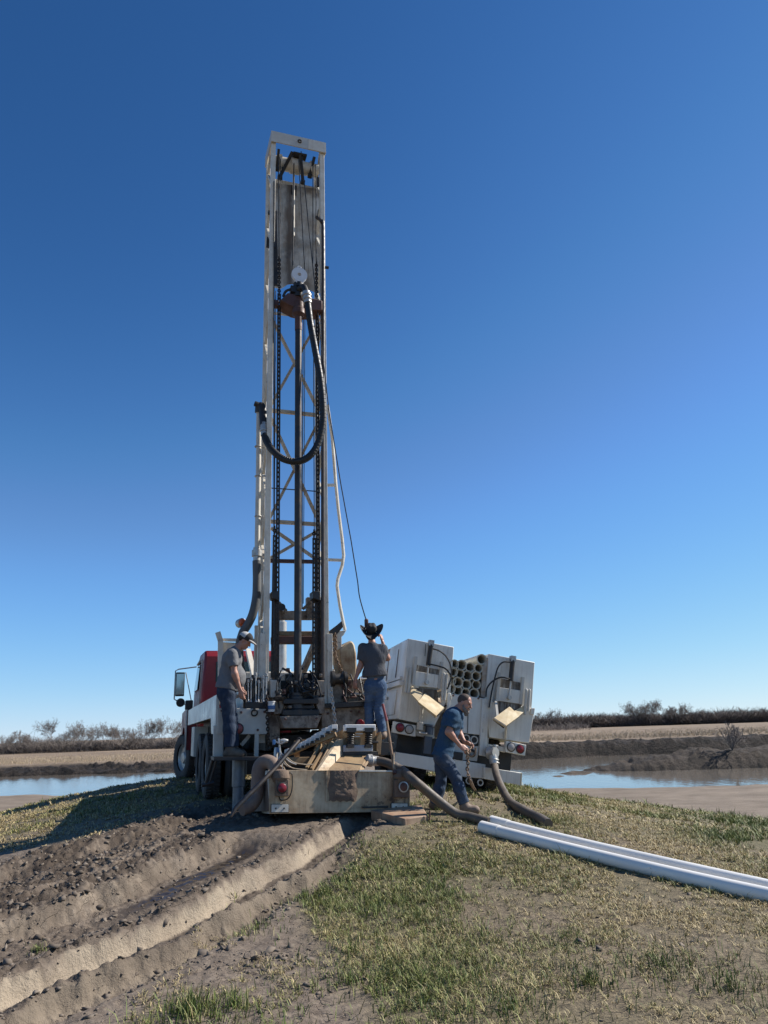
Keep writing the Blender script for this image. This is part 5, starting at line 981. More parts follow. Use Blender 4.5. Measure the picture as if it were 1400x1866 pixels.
def cloth(name, col, dirt, amt=.4, scale=5, b_=.6):
    m, t, b = base_mat(name); L = t.links; c = mixc(t, noise(t, 9, 6, rough=.7), tuple(x * .8 for x in col), tuple(x * 1.18 for x in col))
    f = ramp(t, noise(t, scale, 6, rough=.65), [(.45, (0, 0, 0)), (.72, (amt,) * 3)]); c = mixc(t, f, c, dirt); L.new(c, b.inputs['Base Color']); b.inputs['Roughness'].default_value = .9; b.inputs['Specular IOR Level'].default_value = .15
    wv_ = noise(t, 13, 4, stretch=(1.0, 1.0, .55), dist=1.2); fine = noise(t, 160, 2); bump(t, b, mixc(t, .12, wv_, fine), b_, .03); return m
GREY = cloth('grey_tshirt', (.165, .165, .17), (.12, .12, .12)); CHAR = cloth('charcoal_tshirt', (.082, .085, .096), (.09, .085, .08)); NAVY = cloth('blue_tshirt', (.035, .075, .13), (.06, .085, .11))
DENIM = cloth('dark_denim', (.024, .036, .062), (.10, .12, .145), .6); DENIMB = cloth('mid_blue_denim', (.06, .098, .165), (.16, .21, .27), .65); DENIMW = cloth('worn_blue_denim', (.042, .062, .10), (.14, .16, .18), .65)
BOOT = paint('muddy_brown_boot', (.075, .055, .04), .8, dirt=(.20, .16, .12), amt=.6, scale=9, bmp=.4); BOOTL = paint('tan_leather_boot', (.17, .11, .075), .7, dirt=(.26, .20, .15), amt=.6, scale=8, bmp=.4)
HAIR = paint('dark_hair', (.020, .015, .012), .7, bmp=.8, scale=20); BEARD = paint('greying_beard', (.15, .125, .11), .85, dirt=(.30, .28, .26), amt=.5, scale=30, bmp=.8)
HATB = paint('black_felt', (.010, .0095, .010), .75, bmp=.2, dirt=(.03, .026, .022), amt=.4); CAPG = paint('grey_cap_mesh', (.44, .43, .41), .85, bmp=.5, scale=12); CAPB = paint('black_cap_front', (.016, .015, .016), .8, bmp=.3); EYEM = paint('eye_dark', (.03, .02, .018), .2, bmp=0)
def V3(q): return np.array(q, float)
def boot(s, an, toe, heel, k=.02):
    """ankle, toe tip and heel points on the ground"""
    up = np.array((0, 0, 1.)); t2 = heel + (toe - heel) * .78; s.cap(an + up * .05, an - up * .02, .056, .058, k); s.cap(an - up * .02, heel + up * .05 + (toe - heel) * .15, .055, .048, .03)
    s.cap(heel + up * .045 + (toe - heel) * .12, t2 + up * .04, .045, .042, .03, None, [(heel + up * .004, -up)]); s.cap(t2 + up * .045, heel + (toe - heel) * .88 + up * .036, .044, .036, .02, None, [(heel + up * .004, -up)]); s.cap(an - up * .03, t2 + up * .05, .045, .040, .04)
def tee(s, j, o=.016, belly=None, chest_r=.115, sq=.66, waist_r=.115):
    """t-shirt over chest, waist and upper sleeves; j holds joints and the body's forward direction"""
    f = j['fwd']; up = V3(j['neck']) - V3(j['pel']); up /= np.linalg.norm(up)
    ch = V3(j['chest']); pe = V3(j['hem']); sh = [V3(j['shL']), V3(j['shR'])]; side = sh[1] - sh[0]; side /= np.linalg.norm(side)
    hem = [(pe, -up)]
    s.cap(ch - side * .055, ch + side * .055, chest_r + .02 + o, None, .05, (f, sq + .06)); s.cap(pe - side * .05, pe + side * .05 , waist_r + .012 + o, None, .05, (f, sq + .14), hem); s.cap(ch, pe - up * .06, chest_r + .03 + o, waist_r + .03 + o, .07, (f, sq + .12), hem)
    mid = (sh[0] + sh[1]) / 2; s.cap(sh[0], sh[1], .060 + o, .060 + o, .06, (f, .85)); nk = V3(j['neck']); s.cap(mid, mid + (nk - mid) * .55, .075 + o, .058 + o, .05)
    if belly is not None: s.ell(V3(belly[0]), np.stack(frame3(f, up)[:1] + (frame3(f, up)[2], frame3(f, up)[1])), belly[1], .06, hem)
    for k_ in 'LR':
        a, e = V3(j['sh' + k_]), V3(j['el' + k_]); d = e - a; L_ = np.linalg.norm(d); c = a + d * j.get('sleeve', .62); s.cap(a, c + d / L_ * .03, .064 + o, .060 + o, .045, None, [(c, d)])
def jeans(s, j, o=.012, r=(.092, .066, .060), hipr=.125, sq=.82):
    pe = V3(j['pel']); f = j['fwd']; hl, hr = V3(j['hipL']), V3(j['hipR']); side = (hr - hl) / np.linalg.norm(hr - hl); top = V3(j['waist']); up = (top - pe) / np.linalg.norm(top - pe)
    s.cap(pe - side * .055, pe + side * .055, hipr + o, None, .05, (f, sq)); s.cap(top - side * .05, top + side * .05, hipr - .02 + o, None, .05, (f, sq), [(top, up)])
    for k_ in 'LR':
        h_, kn, an = V3(j['hip' + k_]), V3(j['kn' + k_]), V3(j['an' + k_]); s.cap(h_, kn, r[0] + .012 + o, r[1] + o, .035); d = an - kn; c = kn + d * .96
        s.cap(kn, kn + d * .35, r[1] + o, r[1] + .004 + o, .03); s.cap(kn + d * .3, c + d * .05, r[1] + .004 + o, r[2] + o, .03, None, [(c, d)])
def flesh(s, j):
    """the continuous body beneath the clothes"""
    f = j['fwd']; pe, ch, nk = V3(j['pel']), V3(j['chest']), V3(j['neck']); s.cap(pe, ch, .098, .112, .06, (f, .75)); s.cap(V3(j['shL']), V3(j['shR']), .052, None, .05); s.cap((V3(j['shL']) + V3(j['shR'])) / 2, nk, .058, .054, .05)
    s.cap(nk, V3(j['head']) + (nk - V3(j['head'])) * .25, .055, .054, .03)
    for k_ in 'LR': s.cap(V3(j['hip' + k_]), V3(j['kn' + k_]), .080, .052, .04); s.cap(V3(j['kn' + k_]), V3(j['an' + k_]), .052, .038, .03); s.cap(V3(j['an' + k_]), V3(j['an' + k_]) - [0, 0, .05], .036, .034, .02); arm(s, V3(j['sh' + k_]), V3(j['el' + k_]), V3(j['wr' + k_]))
def J(D, **kw):
    return {k: V3(at(v[0], v[1], D + (v[2] if len(v) > 2 else 0))) for k, v in kw.items()}

# man on the rig's catwalk, looking down
D1 = RIG.w(rp(418, 1378, -.30)).y
j = J(D1, pel=(413, 1262), hem=(414, 1254), waist=(413.5, 1250), chest=(423, 1203), neck=(433, 1181), head=(447, 1168), shL=(427, 1192, .19), shR=(423, 1193, -.19), elL=(431, 1228, .22), elR=(428, 1228, -.23), wrL=(441, 1255, .2), wrR=(438, 1257, -.20),
      hipL=(414, 1266, .085), hipR=(413, 1266, -.085), knL=(424, 1311, .11), knR=(418, 1311, -.09), anL=(426, 1362, .12), anR=(419, 1363, -.09)); j['fwd'] = np.array((1, .05, 0)); j['sleeve'] = .62
man = thing('person', 'man in grey t-shirt and cap standing on the rig catwalk, looking down', 'person', Matrix.Translation(at(420, 1379, D1)))
s = SDF(); flesh(s, j); hf, hu = (.80, -.12, -.52), (.5, 0, .85); E = head(s, j['head'], hf, hu); hand(s, j['wrR'], at(442, 1277, D1 - .2) - Vector(j['wrR']), (.3, .9, 0), (1, -.1, 0), .55); hand(s, j['wrL'], (.1, 0, -1), (.3, -.9, 0), (1, 0, 0), .5); put('body', s, SKIN, man)
s = SDF(); tee(s, j, belly=(at(427, 1235, D1), (.18, .18, .20)), chest_r=.122, waist_r=.14, sq=.76); put('shirt', s, GREY, man, wrinkle=.0042)
s = SDF(); jeans(s, j, r=(.098, .074, .070), hipr=.14, sq=.95); put('jeans', s, DENIM, man, wrinkle=.005, seed=3)
gz = at(418, 1379, D1).z
for k_, hx, tx, dd in (('R', 408, 445, -.10), ('L', 414, 449, .12)):
    s = SDF(); a, b_ = V3(at(hx, 1379, D1 + dd)), V3(at(tx, 1379, D1 + dd)); a[2] = b_[2] = gz; boot(s, j['an' + k_], b_, a); put('boot', s, BOOT, man)
f, u, r = frame3(hf, hu); R_ = np.stack([f, r, u]); s = SDF(); s.ell(E(-.02, 0, .045), R_, (.108, .088, .085), .01, [(E(0, 0, .012), -u)]); s.cap(E(-.07, -.05, .0), E(-.07, .05, .0), .04, None, .03, None, [(E(0, 0, -.045), -u)]); put('hair', s, HAIR, man)
s = SDF(.005); s.ell(E(-.016, 0, .050), R_, (.116, .095, .088), .01, [(E(0, 0, .035), -u), (E(.0, 0, 0), f)]); cp_ = put('cap', s, CAPG, man)
s = SDF(.005); s.ell(E(-.014, 0, .052), R_, (.116, .094, .092), .01, [(E(0, 0, .035), -u), (E(-.004, 0, 0), -f)]); put('cap_front', s, CAPB, cp_)
s = SDF(.005); s.ell(E(.085, 0, .040), R_, (.105, .078, .020), .01, [(E(.07, 0, 0), -f)]); put('cap_visor', s, paint('cap_visor_grey', (.30, .28, .26), .85, bmp=.3), cp_)

# man in the black hat, seen from behind
D2 = RIG.w(rp(690, 1342, -.40)).y
j = J(D2, pel=(684, 1250), hem=(683, 1231), waist=(683.5, 1228), chest=(681, 1195), neck=(678, 1172), head=(676.5, 1157, .03), shL=(662, 1182), shR=(697, 1183), elL=(657, 1214, .02), elR=(706, 1199, .06), wrL=(647.5, 1239, -.02), wrR=(697.5, 1170, .08),
      hipL=(675, 1254), hipR=(694, 1254), knL=(673, 1288, .06), knR=(690, 1292, .0), anL=(674, 1333, .02), anR=(698, 1336, -.05)); j['fwd'] = np.array((-.1, 1, 0)); j['sleeve'] = .66
man = thing('person', 'man in black cowboy hat, charcoal t-shirt and blue jeans, seen from behind', 'person', Matrix.Translation(at(688, 1345, D2)))
s = SDF(); flesh(s, j); hf, hu = (-.08, .86, .48), (.08, -.45, .88); E = head(s, j['head'], hf, hu); hand(s, j['wrL'], (-.05, .05, -1), (.5, .6, 0), (-.4, .9, 0), .75); hand(s, j['wrR'], (-.22, .05, 1), (-.8, .4, 0), (.2, .9, .1), .8); put('body', s, SKIN, man)
s = SDF(); tee(s, j, chest_r=.118, waist_r=.125, sq=.70); put('shirt', s, CHAR, man, wrinkle=.0045, freq=24, seed=5)
s = SDF(); jeans(s, j, r=(.078, .058, .056), hipr=.112, sq=.88); put('jeans', s, DENIMB, man, wrinkle=.005, seed=6)
s = SDF(); t_ = V3(j['waist']); sd = V3(j['hipR']) - V3(j['hipL']); sd /= np.linalg.norm(sd); s.cap(t_ - sd * .05, t_ + sd * .05, .118, None, .02, (j['fwd'], .86), [(t_ + [0, 0, .02], (0, 0, 1)), (t_ - [0, 0, .018], (0, 0, -1))]); put('belt', s, paint('brown_belt', (.06, .035, .025), .6), man)
gz = at(690, 1346, D2).z
for k_, (hx, hy), (tx, ty) in (('L', (674, -.06), (671, .22)), ('R', (698, -.12), (700, .16))):
    s = SDF(); a = V3(at(hx, 1346, D2)); b_ = V3(at(tx, 1346, D2)); a[1] += hy; b_[1] += ty; a[2] = b_[2] = gz; boot(s, j['an' + k_], b_, a); put('boot', s, BOOTL, man)
f, u, r = frame3(hf, hu); R_ = np.stack([f, r, u]); s = SDF(.006); s.ell(E(-.02, 0, .0), R_, (.098, .086, .085), .01, [(E(0, 0, .02), u), (E(.02, 0, 0), f)]); put('hair', s, HAIR, man)
# hat: tall creased crown, wide brim rolled up at both sides
hb = MB(); nr_, nt_ = 7, 48; rows = []
for i in range(nr_):
    q_ = i / (nr_ - 1)
    for k_ in range(nt_):
        a = 2 * math.pi * k_ / nt_; ca, sa = math.cos(a), math.sin(a); rf = .105 + q_ * .12; rs_ = .085 + q_ * .125; up_ = .05 + (abs(sa) ** 1.3) * q_ ** 1.5 * (.125 if sa > 0 else .095) - (abs(ca) ** 3) * q_ * .035
        rows.append(E(ca * rf - .01, sa * (rs_ - .02 * q_ * abs(sa) ** 3), up_))
brim = [tuple(p) for p in rows]; thick = [tuple(V3(p) + u * .008) for p in rows]; n0 = len(brim); fs = []
for i in range(nr_ - 1):
    for k_ in range(nt_):
        a, b_, c_, d_ = i * nt_ + k_, i * nt_ + (k_ + 1) % nt_, (i + 1) * nt_ + (k_ + 1) % nt_, (i + 1) * nt_ + k_; fs += [(a, b_, c_, d_), (d_ + n0, c_ + n0, b_ + n0, a + n0)]
e_ = (nr_ - 1) * nt_; fs += [(e_ + k_, e_ + (k_ + 1) % nt_, e_ + (k_ + 1) % nt_ + n0, e_ + k_ + n0) for k_ in range(nt_)]
hb.add(brim + thick, fs); ht = hb.build('hat', HATB, man); ht.data.transform(man.matrix_world.inverted())
s = SDF(.006); s.ell(E(-.012, 0, .10), R_, (.112, .092, .10), .02, [(E(0, 0, .05), -u), (E(0, 0, .175), u)]); s.cap(E(.03, -.028, .165), E(-.07, -.03, .155), .034, .034, .03); s.cap(E(.03, .03, .165), E(-.07, .032, .155), .034, .034, .03); put('hat_crown', s, HATB, ht)

# bearded man walking to the right, carrying a chain
g3 = gpt(818, 1479); D3 = g3.y + .02
j = J(D3, pel=(806, 1376), hem=(805, 1382), waist=(807.5, 1366), chest=(825, 1312), neck=(835, 1292), head=(847, 1281.5, -.02), shL=(834, 1304, .17), shR=(826, 1305, -.15), elL=(836, 1336, .22), elR=(818, 1334, -.20), wrL=(847, 1352, .12), wrR=(838, 1358, -.16),
      hipL=(806, 1382, .08), hipR=(808, 1383, -.08), knL=(803, 1425, .12), knR=(831, 1419, -.10), anL=(793, 1467, .12), anR=(846, 1466, -.10)); j['fwd'] = np.array((.94, -.15, -.30)); j['sleeve'] = .72
j['hem'] = V3(at(806, 1379, D3)); 
man = thing('person', 'bearded man in dark blue t-shirt and jeans walking right with a chain in his hands', 'person', Matrix.Translation((g3.x, D3, g3.z)))
s = SDF(); flesh(s, j); hf, hu = (.82, -.42, -.34), (.30, -.05, .94); E = head(s, j['head'], hf, hu); hand(s, j['wrR'], (.75, -.05, -.55), (-.1, .75, -.5), (.5, -.2, .8), 1.0); hand(s, j['wrL'], (.75, -.1, -.35), (-.1, -.5, -.8), (.3, -.1, .9), 1.0); put('body', s, SKIN, man)
s = SDF(); tee(s, j, chest_r=.112, waist_r=.108, sq=.74); put('shirt', s, NAVY, man, wrinkle=.0045, seed=9)
s = SDF(); jeans(s, j, r=(.084, .063, .060), hipr=.116, sq=.88); put('jeans', s, DENIMW, man, wrinkle=.0055, seed=12)
for k_, hx, tx, hy, dd in (('R', 842, 874, 1477, -.10), ('L', 786, 806, 1474, .12)):
    s = SDF(); a, b_ = V3(at(hx, hy, D3 + dd)), V3(at(tx, hy, D3 + dd)); z_ = ground_z((a[0] + b_[0]) / 2, a[1]); a[2] = b_[2] = z_; j['an' + k_][2] = max(j['an' + k_][2], z_ + .09); boot(s, j['an' + k_], b_, a); put('boot', s, BOOTL if k_ == 'R' else BOOT, man)
f, u, r = frame3(hf, hu); R_ = np.stack([f, r, u]); s = SDF(.005); s.ell(E(-.016, 0, .034), R_, (.099, .0785, .092), .01, [(E(-.01, 0, .01), np.array(-u) + .75 * f), (E(.05, 0, .0), f + .6 * np.array(u) * 0)]); put('hair', s, paint('short_brown_hair', (.05, .033, .024), .8, dirt=(.12, .08, .06), amt=.6, scale=20, bmp=.6), man)
s = SDF(.005); s.cap(E(.055, 0, -.105), E(.065, 0, -.135), .034, .026, .02); s.cap(E(.045, -.045, -.075), E(.065, 0, -.105), .026, .03, .02); s.cap(E(.045, .045, -.075), E(.065, 0, -.105), .026, .03, .02)
for sg in (-1, 1): s.cap(E(.01, sg * .062, -.03), E(.04, sg * .05, -.08), .016, .022, .015)
s.cap(E(.088, -.026, -.050), E(.088, .026, -.050), .009, .009, .008); put('beard', s, BEARD, man)
for sg in (-1, 1): MB().lathe(Vector(E(.083, sg * .03, .006)), Vector(f), [(0, .011), (.006, .008), (.008, 0)], 10).build('eye', EYEM, man).data.transform(man.matrix_world.inverted())
ck = thing('chain', 'rusty link chain hanging from the walking man\'s hands to the grass', 'chain'); hR, hL = Vector(j['wrR']) + Vector((.08, -.01, -.06)), Vector(j['wrL']) + Vector((.09, -.02, -.04))
MB().chain(clip_line([hL, hL.lerp(hR, .5) + Vector((0, 0, -.06)), hR, at(853, 1388, D3 - .1), at(852, 1405, D3 - .05), at(858, 1425, D3 + .05), gpt(868, 1446, .02), gpt(880, 1458, .012)], 5), .055, .008, .036).build('links', CHAINR, ck)
MB().tube(clip_line([hR + Vector((.0, 0, -.02)), hR + Vector((.06, 0, -.08)), hR + Vector((.12, .02, -.05)), hR + Vector((.13, .02, .02))], 5), .012, 8).build('hook', CHAINR, ck)

# ------------------------------------------------------------------ trees, undergrowth, grass, clods
BARK = paint('bark', (.085, .068, .056), .95, dirt=(.14, .12, .10), amt=.6, scale=.6, bmp=0)
TWIG = paint('bare_twigs', (.20, .17, .15), .95, dirt=(.11, .09, .075), amt=.6, scale=.3, bmp=0)  # lightened, so the haze of distance sits in the twig colour
TWIG_DARK = paint('woodland_twigs', (.125, .10, .088), .95, dirt=(.075, .06, .052), amt=.8, scale=.15, bmp=0)  # distance haze is put into this lighter colour as well
def prisms(A, B, ra, rb, n=3):
    """tapered n-sided sticks from A to B"""
    A, B = np.asarray(A, float), np.asarray(B, float); d = B - A; d = d / np.maximum(np.linalg.norm(d, axis=1, keepdims=True), 1e-9)
    ref = np.where(np.abs(d[:, 2:3]) < .9, [[0, 0, 1.]], [[0, 1., 0]]); s = np.cross(d, ref); s /= np.linalg.norm(s, axis=1, keepdims=True); k = np.cross(d, s)
    V = []
    for P, r in ((A, np.asarray(ra)), (B, np.asarray(rb))):
        for j in range(n):
            a = 2 * math.pi * j / n; V.append(P + (s * math.cos(a) + k * math.sin(a)) * r[:, None])
    V = np.stack(V, 1); m = len(A); base = (np.arange(m) * 2 * n)[:, None, None]
    f = np.array([[j, (j + 1) % n, n + (j + 1) % n, n + j] for j in range(n)])[None]
    return V.reshape(-1, 3), (base + f).reshape(-1, 4)
def bare_tree(seed, h, spread=1.0, levels=7, low=.2):
    rg = np.random.default_rng(seed); T = []; C = []
    p = np.zeros(3); d = np.array([rg.normal(0, .06), rg.normal(0, .06), 1.0]); r = h * .018; th = h * low
    for i in range(3):
        q = p + d * th / 3; T.append((p, q, r, r * .93)); p = q; r *= .93; d = d + rg.normal(0, .06, 3) * [1, 1, .2]; d /= np.linalg.norm(d)
    def grow(p, d, r, ln, lv):
        for i in range(2):
            q = p + d * ln / 2; C.append((p, q, max(r, .017), max(r * .8, .013))); p = q; r *= .8
            d = d + rg.normal(0, .16, 3) + [0, 0, .06]; d /= np.linalg.norm(d)
            if lv < levels - 1 and i == 0 and rg.random() < .75: side(p, d, r * .6, ln * .62, lv + 1)
        if lv >= levels: return
        for _ in range(2 if rg.random() < .7 else 3): side(p, d, r * .78, ln * rg.uniform(.62, .85), lv + 1)
    def side(p, d, r, ln, lv):
        v = rg.normal(0, 1, 3); v -= d * v.dot(d); v /= np.linalg.norm(v); a = rg.uniform(.35, .85) * spread
        e = d * math.cos(a) + v * math.sin(a); e[2] += .08; e /= np.linalg.norm(e); grow(p, e, r, ln, lv)
    for k in range(rg.integers(3, 5)): side(p, d, r * .7, h * .23, 1)
    return T, C
def sticks(name, segs, m, parent=None, n=3):
    A, B, ra, rb = [np.array(z) for z in zip(*segs)]; V, F = prisms(A, B, ra, rb, n); return np_mesh(name, V, F, m, parent)
kinds = [(11, 9.5, 1.0), (12, 8.0, 1.15), (13, 10.5, .9), (14, 7.5, 1.2), (15, 9.0, 1.05)]
protos = []
def tree(px, top, D, k, label, group, twig=TWIG, fl=1.0):
    """bare tree whose crown tops out where seen; real size at distance D"""
    seed, h0, sp = kinds[k]; p = at(px, 1330, D); z = ground_z(p.x, p.y)
    h = (at(px, top, D).z - z); s = h / h0
    root = thing('bare_tree', label, 'tree', None, group)
    root.location = (p.x, p.y, z - .1); root.rotation_euler = (0, 0, random.uniform(0, 6.28)); root.scale = (s * fl, s * fl, s * 1.06)
    if k < len(protos): src = protos[k]
    else:
        T, C = bare_tree(seed, h0, sp); src = (sticks('trunk', T, BARK, None, 6), sticks('crown', C, TWIG)); protos.append(src); src[0].parent = root; src[1].parent = root; return root
    for o in src: c = o.copy(); COL.objects.link(c); c.parent = root
    return root
GL = 'bare trees along the left field edge'; GR = 'bare trees over the right woodland'
plain = 'leafless tree in the row of bare trees beyond the left stubble field'
lt = [(8, 1332, 3, None), (30, 1322, 1, None), (57, 1321, 0, None), (97, 1308, 2, 'tallest wide-crowned bare tree over the left thicket, near the photo edge'), (128, 1324, 4, None), (150, 1321, 3, None),
      (170, 1322, 1, None), (193, 1314, 4, None), (212, 1326, 3, None), (233, 1305, 0, 'big spreading bare tree with dark trunk midway along the left treeline'), (256, 1322, 1, None),
      (277, 1318, 3, None), (297, 1305, 2, 'forked bare tree with clear open limbs just left of the red truck'), (322, 1308, 4, None), (345, 1312, 0, None), (380, 1312, 1, None)]
for px, top, k, lab in lt:
    tree(px, top, 250 + random.uniform(-6, 14), k, lab or plain, GL)
rt = [(985, 1291, 1, None), (1008, 1296, 3, None), (1052, 1298, 4, None), (1087, 1297, 1, None), (1158, 1284, 3, 'small leaning bare tree on the left end of the tall clump above the woodland'), (1172, 1277, 0, None), (1187, 1274, 4, None),
      (1202, 1273, 2, None), (1217, 1274, 0, None), (1230, 1279, 1, None), (1247, 1286, 3, 'low bare tree just right of the tall clump above the woodland'), (1283, 1290, 4, None), (1322, 1292, 1, None), (1365, 1288, 0, None), (1392, 1287, 2, None)]
for i, (px, top, k, lab) in enumerate(rt):
    lab = lab or ('bare tree within the tall clump rising above the right-hand woodland' if 1160 < px < 1240 else 'bare tree top standing out of the dark right-hand woodland')
    tree(px, top, 400 + random.uniform(-8, 12), k, lab, GR, fl=1.05)
def thicket(name, x0, x1, D0, D1, hfun, n, m, wid, label):
    x = RNG.uniform(x0, x1, n); y = RNG.uniform(D0, D1, n); z = hills_h(x, y); h = hfun(x, y) * RNG.uniform(.45, 1.05, n)
    A = np.c_[x, y, z + h * RNG.uniform(0, .45, n)]; B = A + np.c_[RNG.normal(0, .34, n) * h, RNG.normal(0, .34, n) * h, h * RNG.uniform(.15, .5, n)]
    w = wid * RNG.uniform(.6, 1.4, n); V, F = prisms(A, B, w, w * .35, 3)
    return tag(np_mesh(name, V, F, m), label, None, None, 'stuff')
thicket('undergrowth', -175, -30, 252, 272, lambda x, y: 5.6 + 3.0 * fbm(x / 9, y / 9, 3, 201), 26000, TWIG, .06, 'grey brush filling the row of trees on the left')
thicket('undergrowth', -30, 70, 262, 285, lambda x, y: 4 + 2.0 * fbm(x / 9, y / 9, 3, 203), 6000, TWIG, .05, 'grey brush along the field edge behind the trucks')
thicket('woodland', 60, 300, 398, 432, lambda x, y: 8.4 + 3.0 * fbm(x / 12, y / 30, 4, 205), 60000, TWIG_DARK, .11, 'dark leafless woodland along the right horizon')
# shrub on the muddy spit
p = at(1338, 1385, 58.5); sz = ground_z(p.x, p.y); T, C = bare_tree(77, 3.2, 1.15, 5, .03)
sh = thing('bare_shrub', 'bare many-stemmed shrub growing on the muddy spit in the pond', 'shrub'); sh.location = (p.x, p.y, sz - .05)
C = [(a, b, max(min(r, .02), .008), max(min(q, .016), .006)) for a, b, r, q in C]
for k in range(9):
    a = k * .7; C.append((np.array([0, 0, 0.]), np.array([.7 * math.cos(a), .7 * math.sin(a), 1.3 + .2 * (k % 3)]), .03, .018))
sticks('stems', T, BARK, sh, 5); sticks('twigs', C, TWIG, sh)

m, t, b = base_mat('grass_blades'); L = t.links
ca = N(t, 'ShaderNodeAttribute', attribute_name='tint'); L.new(ca.outputs['Color'], b.inputs['Base Color']); b.inputs['Roughness'].default_value = .6
b.inputs['Specular IOR Level'].default_value = .25
GRASS = m
def blades(name, x, y, ln, wd, lean, green, label):
    n = len(x); z = np.array(hills_h(x, y) + np.where(np.hypot(x, y) < 24, detail(x, y)[0], 0)) - .006
    a = RNG.uniform(0, 2 * np.pi, n); fx, fy = np.cos(a), np.sin(a); sa = a + np.pi / 2 + RNG.normal(0, .5, n); sx, sy = np.cos(sa) * wd / 2, np.sin(sa) * wd / 2
    P0 = np.c_[x, y, z]; h1 = ln * np.cos(lean * .6); o1 = ln * np.sin(lean * .6)
    P1 = P0 + np.c_[fx * o1, fy * o1, h1] * .55
    P2 = P1 + np.c_[fx * ln * np.sin(lean * 1.35), fy * ln * np.sin(lean * 1.35), ln * np.cos(lean * 1.35)] * .5
    W = np.c_[sx, sy, np.zeros(n)]
    V = np.stack([P0 - W, P0 + W, P1 - W * .8, P1 + W * .8, P2], 1).reshape(-1, 3); k = (np.arange(n) * 5)[:, None, None]
    F = (k + np.array([[0, 1, 3], [0, 3, 2], [2, 3, 4]])[None]).reshape(-1, 3)
    g = np.clip(green + RNG.normal(0, .16, n), 0, 1)[:, None]; v = (RNG.uniform(.38, 1.0, n) * 1.5)[:, None]
    straw = np.array([[.40, .315, .165]]); lime = np.array([[.165, .185, .05]]); gr = np.array([[.09, .13, .032]])
    c = np.where(g < .5, straw + (lime - straw) * (g * 2), lime + (gr - lime) * (g * 2 - 1)) * v
    c = np.c_[np.repeat(c, 5, 0), np.ones(n * 5)]
    return tag(np_mesh(name, V, F, GRASS, attrs={'tint': ('FLOAT_COLOR', 'POINT', c)}), label, None, None, 'stuff')
def field_of_grass():
    xs, ys, ls, ws, le, gs = [], [], [], [], [], []
    for r0, r1, dens, w0, l0 in ((3.9, 7, 6200, .0046, .066), (7, 11, 3400, .0065, .068), (11, 17, 1150, .011, .075), (17, 30, 330, .018, .09), (30, 46, 70, .03, .10)):
        n = int(.5 * 1.26 * (r1 ** 2 - r0 ** 2) * dens); r = np.sqrt(RNG.uniform(r0 ** 2, r1 ** 2, n)); a = RNG.uniform(-.63, .63, n); x, y = r * np.sin(a), r * np.cos(a)
        near = r < 24; mud_ = np.zeros(n); mud_[near] = detail(x[near], y[near])[1]; hz = hills_h(x, y)
        left = (x < -2.0)
        cov = .58 + 1.5 * fbm(x * 1.3, y * 1.1, 4, 301) + .55 * fbm(x * .33, y * .33, 2, 303)
        cov = np.where((y < 8.6) & (x > .5) & (y < 7.6 - .2 * x), cov - .30, cov + .16)
        bare = np.exp(-(((x - 1.15) / .3) ** 2 + ((y - 6.3) / .7) ** 2)); cov = np.maximum(cov - .45 * bare, .14)
        cov = cov * np.clip(1 - mud_ * 1.02, 0, 1) * sstep(-1.62, -1.3, hz + .1 * fbm(x, y, 2, 305))
        cov = np.where((mud_ > .5) & (x > -1.6) & (y < 7.5), .22 * (fbm(x * 1.3, y * 1.3, 3, 307) > .12), cov)
        keep = RNG.random(n) < np.clip(cov, 0, 1) / 7; x, y, r, hz, cov, left = x[keep], y[keep], r[keep], hz[keep], cov[keep], left[keep]
        gr = .33 + .75 * fbm(x * .7, y * .7, 3, 309) + .3 * sstep(5, 9, x) * sstep(8, 11, y) - .22 * left + .12 * (fbm(x * 3, y * 3, 2, 311)) - .1 * sstep(1, 3, x) * (y < 9)
        k0 = len(x); tl = np.repeat(RNG.lognormal(-.05, .3, k0), 9); gr = np.repeat(gr - .10 + RNG.normal(0, .13, k0), 9); x = np.repeat(x, 9); y = np.repeat(y, 9); k = len(x); aa = RNG.uniform(0, 6.28, k); rr = np.abs(RNG.normal(0, .018 + .0012 * r0, k)); xs.append(x + rr * np.cos(aa)); ys.append(y + rr * np.sin(aa)); ls.append(tl * l0 * RNG.uniform(.45, 1.35, k) * (.75 + .6 * np.clip(gr, 0, 1))); ws.append(w0 * RNG.uniform(.7, 1.3, k)); le.append(np.clip(RNG.normal(1.22, .22, k) - .55 * np.clip(gr, 0, 1), .15, 1.5)); gs.append(gr)
    # taller green tufts
    for px, py, rad_, n, ln_ in ((345, 1848, .16, 420, .12), (425, 1835, .10, 120, .10), (555, 1632, .25, 260, .08), (640, 1790, .3, 260, .09), (690, 1590, .4, 260, .075), (720, 1640, .35, 240, .075), (810, 1690, .4, 300, .08), (660, 1540, .35, 220, .075),
                              (640, 1735, .3, 200, .085), (1075, 1790, .22, 260, .09), (935, 1840, .25, 260, .09), (1330, 1800, .35, 300, .08), (72, 1697, .06, 90, .06), (860, 1790, .25, 180, .08), (770, 1830, .3, 220, .09), (470, 1690, .2, 160, .07), (1210, 1760, .3, 260, .1)):
        q = ground_pt(px, py); r = np.abs(RNG.normal(0, rad_, n)); a = RNG.uniform(0, 6.28, n)
        xs.append(q.x + r * np.cos(a)); ys.append(q.y + r * np.sin(a)); ls.append(ln_ * RNG.uniform(.5, 1.3, n)); ws.append(np.full(n, .0055)); le.append(np.clip(RNG.normal(.6, .3, n), .05, 1.3)); gs.append(RNG.normal(.75, .2, n))
    return [np.concatenate(z) for z in (xs, ys, ls, ws, le, gs)]
blades('grass', *field_of_grass(), 'patchy short grass, part straw and part green, over the mound')
